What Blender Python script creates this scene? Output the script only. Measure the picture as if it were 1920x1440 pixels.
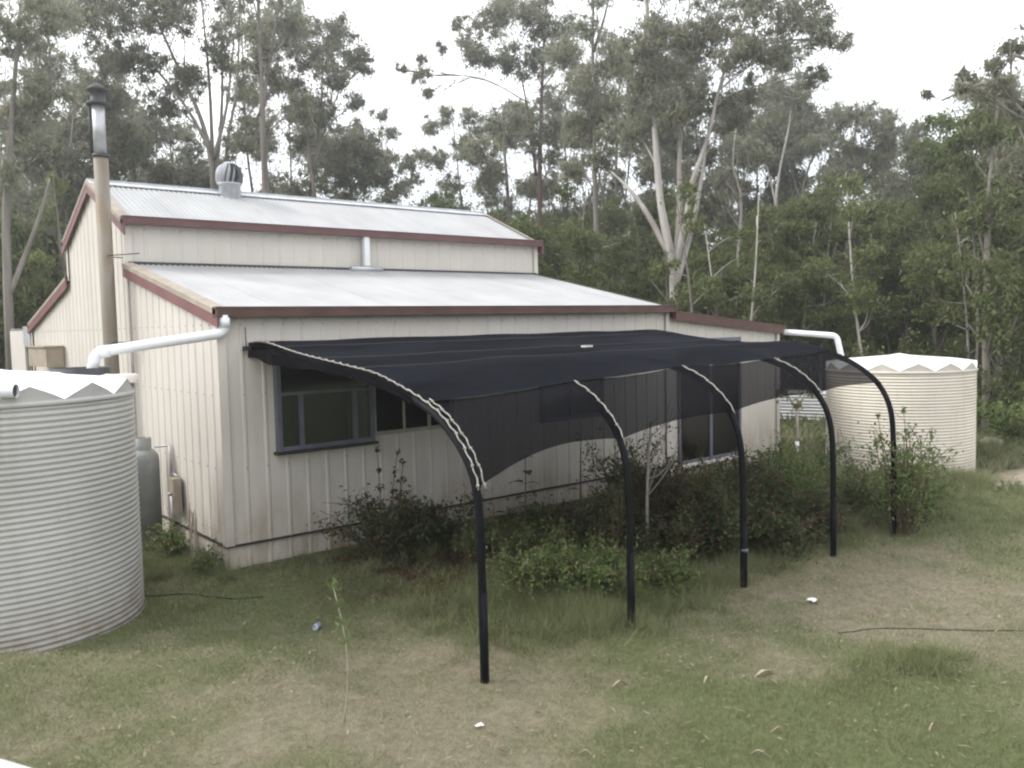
import bpy, math, random
import numpy as np
from mathutils import Vector, Matrix

S = bpy.context.scene
for o in list(bpy.data.objects): bpy.data.objects.remove(o)
COL = S.collection

# ---------------------------------------------------------------- camera
cam_d = bpy.data.cameras.new('camera'); cam = bpy.data.objects.new('camera', cam_d); COL.objects.link(cam)
S.camera = cam
cam_d.sensor_width = 36; cam_d.lens = 36 * 1608.3 / 1920
cam_d.clip_start = .05; cam_d.clip_end = 900
CP = Vector((-3.3916, -8.9949, 2.303)); YAW, PIT, ROL = .6881, .068, -.0224
f_ = Vector((math.sin(YAW)*math.cos(PIT), math.cos(YAW)*math.cos(PIT), -math.sin(PIT)))
r_ = Vector((math.cos(YAW), -math.sin(YAW), 0)); u_ = r_.cross(f_)
r2 = r_*math.cos(ROL)+u_*math.sin(ROL); u2 = -r_*math.sin(ROL)+u_*math.cos(ROL)
M = Matrix.Identity(4)
for i in range(3): M[i][0] = r2[i]; M[i][1] = u2[i]; M[i][2] = -f_[i]; M[i][3] = CP[i]
cam.matrix_world = M
cam_d.dof.use_dof = True; cam_d.dof.focus_distance = 14; cam_d.dof.aperture_fstop = 4.5

# ---------------------------------------------------------------- light
SUN = Vector((-.62, .46, .63)).normalized()
elev = math.asin(SUN.z); azim = math.atan2(SUN.x, SUN.y)
W = bpy.data.worlds.new('World'); S.world = W; W.use_nodes = True
nt = W.node_tree; nt.nodes.clear()
def N(nt, t, **k):
    n = nt.nodes.new(t)
    for a, b in k.items():
        if a[0] == 'i' and a[1:].isdigit(): n.inputs[int(a[1:])].default_value = b
        else: setattr(n, a, b)
    return n
out = N(nt, 'ShaderNodeOutputWorld'); bg = N(nt, 'ShaderNodeBackground'); bg.inputs[1].default_value = .1
sky = N(nt, 'ShaderNodeTexSky', sky_type='NISHITA', sun_disc=False, sun_elevation=elev, sun_rotation=azim, dust_density=2.)
tc = N(nt, 'ShaderNodeTexCoord'); mp = N(nt, 'ShaderNodeMapping'); mp.inputs['Scale'].default_value = (1, 1, 3.2)
no = N(nt, 'ShaderNodeTexNoise'); no.inputs['Scale'].default_value = 2.3; no.inputs['Detail'].default_value = 7; no.inputs['Roughness'].default_value = .55
ra = N(nt, 'ShaderNodeValToRGB'); ra.color_ramp.elements[0].position = .36; ra.color_ramp.elements[0].color = (.7, .7, .7, 1)
ra.color_ramp.elements[1].position = .56; ra.color_ramp.elements[1].color = (.97, .97, .97, 1)
no2 = N(nt, 'ShaderNodeTexNoise'); no2.inputs['Scale'].default_value = 3.1; no2.inputs['Detail'].default_value = 6
cr = N(nt, 'ShaderNodeValToRGB'); e = cr.color_ramp.elements
e[0].position = .3; e[0].color = (10.4, 10.7, 11.2, 1); e[1].position = .55; e[1].color = (14.2, 14.2, 14.3, 1)
mx = N(nt, 'ShaderNodeMixRGB')
L = nt.links.new
L(tc.outputs['Generated'], mp.inputs[0]); L(mp.outputs[0], no.inputs[0]); L(mp.outputs[0], no2.inputs[0])
L(no.outputs[0], ra.inputs[0]); L(no2.outputs[0], cr.inputs[0])
sp = N(nt, 'ShaderNodeSeparateXYZ'); L(tc.outputs['Generated'], sp.inputs[0])
er = N(nt, 'ShaderNodeValToRGB'); er.color_ramp.elements[0].position = .02; er.color_ramp.elements[0].color = (.66, .72, .80, 1); er.color_ramp.elements[1].position = .26; er.color_ramp.elements[1].color = (1, 1, 1, 1)
ml = N(nt, 'ShaderNodeMixRGB', blend_type='MULTIPLY'); ml.inputs[0].default_value = 1
L(sp.outputs[2], er.inputs[0]); L(cr.outputs[0], ml.inputs[1]); L(er.outputs[0], ml.inputs[2])
L(ra.outputs[0], mx.inputs[0]); L(sky.outputs[0], mx.inputs[1]); L(ml.outputs[0], mx.inputs[2])
L(mx.outputs[0], bg.inputs[0]); L(bg.outputs[0], out.inputs[0])
sd = bpy.data.lights.new('sun', 'SUN'); sd.energy = 1.5; sd.angle = math.radians(14); sd.color = (1, .965, .92)
so = bpy.data.objects.new('sun', sd); COL.objects.link(so); so.rotation_euler = (-SUN).to_track_quat('-Z', 'Y').to_euler()
so.location = (-10, 6, 12)
S.view_settings.view_transform = 'Standard'; S.view_settings.look = 'None'; S.view_settings.exposure = 0.80; S.view_settings.gamma = 1
S.view_settings.use_curve_mapping = False
S.render.engine = 'CYCLES'
S.cycles.pixel_filter_type = 'BLACKMAN_HARRIS'; S.cycles.filter_width = 2.2
S.cycles.transparent_max_bounces = 16

# ---------------------------------------------------------------- helpers
def tag(o, label=None, cat=None, group=None, kind=None):
    if label: o['label'] = label
    if cat: o['category'] = cat
    if group: o['group'] = group
    if kind: o['kind'] = kind
    return o
def empty(name, loc=(0, 0, 0), rz=0):
    o = bpy.data.objects.new(name, None); o.empty_display_size = .2; COL.objects.link(o); o.location = loc; o.rotation_euler = (0, 0, rz); return o
def link(name, me, parent=None, mat=None):
    if mat and not me.materials: me.materials.append(mat)
    o = bpy.data.objects.new(name, me); COL.objects.link(o)
    if parent: o.parent = parent
    return o
class MB:
    def __init__(s): s.v = []; s.f = []; s.sm = []
    def add(s, vs, fs, smooth=False):
        b = len(s.v); s.v += [tuple(map(float, v)) for v in vs]; s.f += [tuple(b+i for i in f) for f in fs]; s.sm += [smooth]*len(fs); return s
    def box(s, a, b):
        x0, y0, z0 = a; x1, y1, z1 = b
        return s.add([(x0, y0, z0), (x1, y0, z0), (x1, y1, z0), (x0, y1, z0), (x0, y0, z1), (x1, y0, z1), (x1, y1, z1), (x0, y1, z1)],
              [(0, 3, 2, 1), (4, 5, 6, 7), (0, 1, 5, 4), (1, 2, 6, 5), (2, 3, 7, 6), (3, 0, 4, 7)])
    def beam(s, p, q, w, h, up=(0, 0, 1)):
        p = Vector(p); q = Vector(q); d = (q-p).normalized(); x = d.cross(Vector(up))
        if x.length < 1e-3: x = d.cross(Vector((1, 0, 0)))
        x.normalize(); y = x.cross(d).normalized(); x *= w/2; y *= h/2
        vs = [c+a*x+b*y for c in (p, q) for a, b in ((-1, -1), (1, -1), (1, 1), (-1, 1))]
        return s.add(vs, [(0, 3, 2, 1), (4, 5, 6, 7), (0, 1, 5, 4), (1, 2, 6, 5), (2, 3, 7, 6), (3, 0, 4, 7)])
    def tube(s, pts, r, n=10, cap=True):
        pts = [Vector(p) for p in pts]; m = len(pts); rr = r if hasattr(r, '__len__') else [r]*m
        vs = []; ref = None
        for i, p in enumerate(pts):
            d = (pts[min(i+1, m-1)]-pts[max(i-1, 0)])
            if d.length < 1e-9: d = Vector((0, 0, 1))
            d.normalize()
            if ref is None: ref = Vector((0, 0, 1)) if abs(d.z) < .9 else Vector((1, 0, 0))
            x = d.cross(ref)
            if x.length < 1e-4: x = d.cross(Vector((.3, 1, .2)))
            x.normalize(); y = d.cross(x).normalized(); ref = x.cross(d)
            for k in range(n):
                a = 2*math.pi*k/n; vs.append(p+(x*math.cos(a)+y*math.sin(a))*rr[i])
        fs = [(i*n+k, i*n+(k+1) % n, (i+1)*n+(k+1) % n, (i+1)*n+k) for i in range(m-1) for k in range(n)]
        s.add(vs, fs, True)
        if cap: b = len(s.v)-len(vs); s.f += [tuple(b+n-1-k for k in range(n)), tuple(b+(m-1)*n+k for k in range(n))]; s.sm += [False, False]
        return s
    def lathe(s, prof, c=(0, 0, 0), n=24, cap=False):
        vs = [(c[0]+r*math.cos(2*math.pi*k/n), c[1]+r*math.sin(2*math.pi*k/n), c[2]+z) for r, z in prof for k in range(n)]
        fs = [(i*n+k, i*n+(k+1) % n, (i+1)*n+(k+1) % n, (i+1)*n+k) for i in range(len(prof)-1) for k in range(n)]
        s.add(vs, fs, True)
        if cap: b = len(s.v)-len(vs); s.f += [tuple(b+n-1-k for k in range(n)), tuple(b+(len(prof)-1)*n+k for k in range(n))]; s.sm += [False, False]
        return s
    def mesh(s, name, mat=None):
        me = bpy.data.meshes.new(name); me.from_pydata(s.v, [], s.f); me.polygons.foreach_set('use_smooth', s.sm)
        if mat: me.materials.append(mat)
        me.update(); return me
    def build(s, name, mat, parent=None): return link(name, s.mesh(name, mat), parent)
def npmesh(name, V, n_per, mat):            # V (faces, n_per, 3): loose polygons
    F = V.shape[0]; me = bpy.data.meshes.new(name)
    me.vertices.add(F*n_per); me.vertices.foreach_set('co', np.ascontiguousarray(V, dtype=np.float32).ravel())
    me.loops.add(F*n_per); me.loops.foreach_set('vertex_index', np.arange(F*n_per, dtype=np.int32))
    me.polygons.add(F); me.polygons.foreach_set('loop_start', np.arange(F, dtype=np.int32)*n_per)
    me.update(calc_edges=True)
    if mat: me.materials.append(mat)
    return me

# ---------------------------------------------------------------- materials
def mat(name):
    m = bpy.data.materials.new(name); m.use_nodes = True; nt = m.node_tree
    return m, nt, nt.nodes['Principled BSDF']
def simple(name, col, rough=.6, metal=0, var=.12, scale=6., bump=0., stretch=(1, 1, 1), col2=None, spec=.5, thr=(.35, .65)):
    m, nt, b = mat(name); L = nt.links.new
    tc = N(nt, 'ShaderNodeTexCoord'); mp = N(nt, 'ShaderNodeMapping'); mp.inputs['Scale'].default_value = stretch
    no = N(nt, 'ShaderNodeTexNoise'); no.inputs['Scale'].default_value = scale; no.inputs['Detail'].default_value = 6
    r = N(nt, 'ShaderNodeValToRGB'); c2 = col2 or tuple(c*(1-2*var) for c in col)
    r.color_ramp.elements[0].position = thr[0]; r.color_ramp.elements[0].color = (*c2, 1)
    r.color_ramp.elements[1].position = thr[1]; r.color_ramp.elements[1].color = (*col, 1)
    L(tc.outputs['Object'], mp.inputs[0]); L(mp.outputs[0], no.inputs[0]); L(no.outputs[0], r.inputs[0]); L(r.outputs[0], b.inputs['Base Color'])
    b.inputs['Roughness'].default_value = rough; b.inputs['Metallic'].default_value = metal; b.inputs['Specular IOR Level'].default_value = spec
    if bump:
        bu = N(nt, 'ShaderNodeBump'); bu.inputs['Strength'].default_value = bump; bu.inputs['Distance'].default_value = .01
        L(no.outputs[0], bu.inputs['Height']); L(bu.outputs[0], b.inputs['Normal'])
    return m
def ramp(nt, inp, a, b, ca=(0, 0, 0), cb=(1, 1, 1)):
    r = N(nt, 'ShaderNodeValToRGB'); e = r.color_ramp.elements; e[0].position = a; e[1].position = b; e[0].color = (*ca, 1); e[1].color = (*cb, 1)
    nt.links.new(inp, r.inputs[0]); return r.outputs[0]
def noise(nt, vec, sc, det=5, rough=.5, scale=(1, 1, 1)):
    mp = N(nt, 'ShaderNodeMapping'); mp.inputs['Scale'].default_value = scale; n = N(nt, 'ShaderNodeTexNoise')
    n.inputs['Scale'].default_value = sc; n.inputs['Detail'].default_value = det; n.inputs['Roughness'].default_value = rough
    nt.links.new(vec, mp.inputs[0]); nt.links.new(mp.outputs[0], n.inputs[0]); return n.outputs[0]
def mixc(nt, fac, a, b, mode='MIX'):
    m = N(nt, 'ShaderNodeMixRGB', blend_type=mode)
    for i, x in ((0, fac), (1, a), (2, b)):
        if hasattr(x, 'links') or hasattr(x, 'is_linked'): nt.links.new(x, m.inputs[i])
        elif i == 0: m.inputs[0].default_value = x
        else: m.inputs[i].default_value = (*x, 1)
    return m.outputs[0]
def sep_z(nt, vec):
    s = N(nt, 'ShaderNodeSeparateXYZ'); nt.links.new(vec, s.inputs[0]); return s.outputs
def tank_mat(name, col):
    m, nt, b = mat(name); L = nt.links.new; tc = N(nt, 'ShaderNodeTexCoord'); v = tc.outputs['Object']
    base = mixc(nt, ramp(nt, noise(nt, v, 1.6, 5), .3, .7), tuple(c*.88 for c in col), col)
    st = ramp(nt, noise(nt, v, 7, 6, .65, (1, 1, .10)), .52, .82)
    base = mixc(nt, mixc(nt, .62, st, (0, 0, 0)), base, (col[0]*.62, col[1]*.57, col[2]*.45))
    base = mixc(nt, ramp(nt, noise(nt, v, 26, 3), .70, .74), base, tuple(c*.6 for c in col))
    z = sep_z(nt, v)[2]; mr = N(nt, 'ShaderNodeMapRange'); mr.inputs[1].default_value = .6; mr.inputs[2].default_value = 0; L(z, mr.inputs[0])
    g = N(nt, 'ShaderNodeMath', operation='MULTIPLY'); L(mr.outputs[0], g.inputs[0]); L(ramp(nt, noise(nt, v, 5, 6, .6), .3, .75), g.inputs[1])
    base = mixc(nt, g.outputs[0], base, (.24, .19, .13)); L(base, b.inputs['Base Color']); b.inputs['Roughness'].default_value = .5; b.inputs['Specular IOR Level'].default_value = .3
    return m
def wall_mat(name, col):
    m, nt, b = mat(name); L = nt.links.new; tc = N(nt, 'ShaderNodeTexCoord'); v = tc.outputs['Object']
    base = mixc(nt, ramp(nt, noise(nt, v, 1.1, 4), .3, .7), tuple(c*.9 for c in col), col)
    streak = ramp(nt, noise(nt, v, 9, 5, .6, (1, 1, .06)), .5, .78)
    base = mixc(nt, mixc(nt, .86, streak, (0, 0, 0)), base, (col[0]*.62, col[1]*.58, col[2]*.5))
    spots = ramp(nt, noise(nt, v, 38, 3), .70, .76)
    base = mixc(nt, mixc(nt, .45, (0, 0, 0), spots), base, (.2, .16, .11))
    z = sep_z(nt, v)[2]; mr = N(nt, 'ShaderNodeMapRange'); mr.inputs[1].default_value = .75; mr.inputs[2].default_value = -.3; L(z, mr.inputs[0])
    g = N(nt, 'ShaderNodeMath', operation='MULTIPLY'); L(mr.outputs[0], g.inputs[0]); L(ramp(nt, noise(nt, v, 4, 6, .6, (1, 1, .35)), .32, .7), g.inputs[1])
    base = mixc(nt, g.outputs[0], base, (.26, .21, .13))
    L(base, b.inputs['Base Color']); b.inputs['Roughness'].default_value = .55; b.inputs['Specular IOR Level'].default_value = .3
    return m
M_WALL = wall_mat('cream_wall_steel', (.635, .595, .545))
M_ROOF = simple('zincalume_roof', (.41, .415, .42), .62, .2, .07, 2.2, stretch=(1, .4, 1), spec=.4)
M_ROOF2 = simple('zincalume_flashing', (.55, .57, .6), .5, .3, .1, 5)
M_MAROON = simple('maroon_trim', (.19, .075, .075), .5, 0, .12, 3)
M_BROWN = simple('brown_gutter', (.105, .048, .037), .5, 0, .15, 4)
M_GUT = simple('faded_maroon_gutter', (.135, .062, .062), .5, 0, .12, 3)
M_TAN = simple('tan_capping', (.36, .31, .25), .6, 0, .12, 5)
M_PVC = simple('white_pipe', (.80, .82, .84), .35, 0, .05, 4)
M_CONC = simple('concrete', (.3, .28, .24), .9, 0, .2, 9, bump=.3)
M_DARK = simple('dark_gap', (.03, .028, .024), .9)
M_RUST = simple('rusty_flue_casing', (.24, .215, .185), .65, .2, .1, 3.5, col2=(.19, .14, .085), stretch=(1, 1, .5))
M_GALV = simple('galvanised_steel', (.56, .57, .60), .45, .5, .12, 7)
M_COWL = simple('dark_weathered_cowl', (.06, .063, .068), .6, .3, .15, 8)
M_ALU = simple('dull_window_frame', (.145, .15, .19), .5, .1, .12, 6)
M_CREAMF = simple('cream_window_frame', (.40, .37, .31), .5, 0, .12, 6)
M_POLY = simple('black_poly_pipe', (.008, .0085, .011), .6, 0, .15, 9, spec=.1)
M_ROPE = simple('weathered_rope', (.42, .40, .36), .9, 0, .2, 40)
M_TIMB = simple('dark_batten_timber', (.04, .036, .034), .8, 0, .2, 12)
M_WOOD = simple('weathered_timber', (.36, .31, .26), .85, 0, .2, 9)
M_TANKSHADE = tank_mat('shaded_cream_tank_plastic', (.47, .465, .45))  # cream plastic greyed: the shade on the left tank is in the colour
M_TANKLIT = tank_mat('lit_cream_tank_plastic', (.70, .65, .565))  # same plastic made lighter, carrying the light on the right tank
M_LID = simple('white_tank_lid', (.80, .80, .80), .5, 0, .04, 4, spec=.3)
M_LIDC = simple('pale_tank_gable', (.62, .58, .52), .55, 0, .05, 4, spec=.3)
M_GAS = simple('grey_gas_bottle', (.27, .28, .275), .45, .1, .12, 5)
M_BOX = simple('tan_box', (.36, .30, .24), .7, 0, .1, 5)
M_BAG = simple('blue_white_plastic_sack', (.5, .54, .62), .5, 0, .3, 14, col2=(.12, .15, .26))
M_INT = simple('interior_shade_black', (.010, .0105, .012), .9)  # near-black colour stands for the shade inside the rooms
def glass():
    m, nt, b = mat('dark_glass'); nt.nodes.remove(b); o = nt.nodes['Material Output']
    t = N(nt, 'ShaderNodeBsdfTransparent'); t.inputs[0].default_value = (.62, .66, .72, 1)
    g = N(nt, 'ShaderNodeBsdfGlossy'); g.inputs['Roughness'].default_value = .08
    fr = N(nt, 'ShaderNodeFresnel'); fr.inputs[0].default_value = 1.5; mx = N(nt, 'ShaderNodeMixShader')
    nt.links.new(fr.outputs[0], mx.inputs[0]); nt.links.new(t.outputs[0], mx.inputs[1]); nt.links.new(g.outputs[0], mx.inputs[2]); nt.links.new(mx.outputs[0], o.inputs[0])
    return m
M_GLASS = glass(); M_ROOMDARK = simple('open_window_shade', (.012, .012, .012), .85, spec=.1)  # second one: black pane colour standing for the dark room behind an open window
def cloth(name, trans, col):
    m, nt, b = mat(name); o = nt.nodes['Material Output']; L = nt.links.new
    tc = N(nt, 'ShaderNodeTexCoord'); v = tc.outputs['Object']
    c = mixc(nt, ramp(nt, noise(nt, v, 1.3, 6, .6, (.45, 1.6, 1)), .35, .68), tuple(x*.55 for x in col), tuple(x*1.7 for x in col))
    L(c, b.inputs['Base Color']); b.inputs['Roughness'].default_value = .9; b.inputs['Specular IOR Level'].default_value = .03
    t = N(nt, 'ShaderNodeBsdfTransparent'); mx = N(nt, 'ShaderNodeMixShader')
    f = ramp(nt, noise(nt, v, 260, 2), .3, .7, (1-trans*1.4,)*3, (1-trans*.6,)*3)
    L(f, mx.inputs[0]); L(t.outputs[0], mx.inputs[1]); L(b.outputs[0], mx.inputs[2]); L(mx.outputs[0], o.inputs[0])
    return m
M_CLOTH = cloth('black_shade_cloth', .02, (.006, .007, .0105))
M_CLOTH2 = cloth('thin_black_shade_cloth', .12, (.005, .005, .0065))
def leafm(name, a, b2, dry=(.16, .11, .06), pd=.93):
    m, nt, b = mat(name); L = nt.links.new; o = nt.nodes['Material Output']
    g = N(nt, 'ShaderNodeNewGeometry'); oi = N(nt, 'ShaderNodeObjectInfo'); tc = N(nt, 'ShaderNodeTexCoord')
    c = mixc(nt, g.outputs['Random Per Island'], a, b2)
    c = mixc(nt, ramp(nt, noise(nt, tc.outputs['Object'], .55, 3), .35, .68), c, mixc(nt, .5, tuple(x*.75 for x in a), tuple(x*1.15 for x in b2)))
    c = mixc(nt, ramp(nt, g.outputs['Random Per Island'], pd, pd+.01), c, dry)
    hs = N(nt, 'ShaderNodeHueSaturation'); mr = N(nt, 'ShaderNodeMapRange'); mr.inputs[3].default_value = .8; mr.inputs[4].default_value = 1.2
    L(oi.outputs['Random'], mr.inputs[0]); L(mr.outputs[0], hs.inputs['Value']); L(c, hs.inputs['Color'])
    L(hs.outputs[0], b.inputs['Base Color']); b.inputs['Roughness'].default_value = .55; b.inputs['Specular IOR Level'].default_value = .35
    t = N(nt, 'ShaderNodeBsdfTranslucent'); mx = N(nt, 'ShaderNodeMixShader'); mx.inputs[0].default_value = .42
    L(hs.outputs[0], t.inputs[0]); L(b.outputs[0], mx.inputs[1]); L(t.outputs[0], mx.inputs[2]); L(mx.outputs[0], o.inputs[0])
    return m
M_LG = leafm('gum_leaves', (.165, .18, .125), (.29, .30, .21), (.36, .28, .18), .92)
M_LGR = leafm('green_tree_leaves', (.11, .145, .05), (.21, .25, .09), (.19, .17, .06))
M_LU = leafm('scrub_leaves', (.105, .135, .05), (.20, .235, .095), (.17, .13, .06), .92)
M_LR = leafm('rose_leaves', (.04, .06, .022), (.10, .135, .05), (.16, .055, .04), .9)
M_LW = leafm('weed_leaves', (.085, .135, .04), (.18, .235, .08), (.22, .18, .10), .9)
def bark(name, a, b2):
    return simple(name, a, .85, 0, .2, 2.5, .4, (1.5, 1.5, .25), b2)
M_BG = bark('grey_gum_bark', (.25, .225, .20), (.12, .105, .09))
M_BW = bark('white_gum_bark', (.50, .47, .44), (.28, .25, .22))
M_BR = bark('red_brown_bark', (.16, .10, .085), (.08, .05, .045))
M_STEM = simple('brown_stem', (.13, .09, .06), .8, 0, .2, 20)
# ---------------------------------------------------------------- terrain
def vnoise(x, y, s, seed=0):
    x = np.asarray(x, float)*s+seed*17.3; y = np.asarray(y, float)*s-seed*9.1
    xi = np.floor(x); yi = np.floor(y); fx = x-xi; fy = y-yi; fx = fx*fx*(3-2*fx); fy = fy*fy*(3-2*fy)
    def h(a, b):
        t = np.sin(a*127.1+b*311.7+seed*3.7)*43758.5453; return t-np.floor(t)
    return (h(xi, yi)*(1-fx)+h(xi+1, yi)*fx)*(1-fy)+(h(xi, yi+1)*(1-fx)+h(xi+1, yi+1)*fx)*fy
def fbm(x, y, s, seed=0, o=4):
    r = 0; a = .5
    for k in range(o): r = r+a*vnoise(x, y, s*2**k, seed+k*5); a *= .5
    return r/(1-.5**o)
def sst(a, b, x): t = np.clip((x-a)/(b-a), 0, 1); return t*t*(3-2*t)
def gz(x, y):
    x = np.asarray(x, float); y = np.asarray(y, float)
    base = -.26-.07*sst(0, 4, -y)*(1-.6*sst(2, 6, x))
    far = sst(9, 40, np.hypot(x-4, y-2))
    base = base+far*(fbm(x, y, .06, 3)-.5)*1.2
    # terrace lip between the camera and the left tank
    line = (y+1.7)+(x+1.95)*.72+.08*np.sin(x*3)
    base = base-.11*sst(.3, -.9, x)*sst(1.6, .8, np.abs(y))
    base = base-.12*sst(2.2, 1.2, np.hypot(x-11.5, y+1.8))
    base = base+.20*sst(.05, -.24, line)*(1-sst(-1.0, -.05, x))
    near = (fbm(x, y, .9, 1)-.5)*.07+(fbm(x, y, 3.5, 2)-.5)*.035
    keep = sst(-.1, .5, -y)+sst(-.1, .5, y-9.6)+sst(-.1, .4, -x)+sst(0, .5, x-10.4)
    return base+near*np.clip(keep, 0, 1)+ .08*sst(.9, 0, np.hypot((x-2.4)/1.6, (y+2.9)/.9))
def g1(x, y): return float(gz(x, y))
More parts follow.
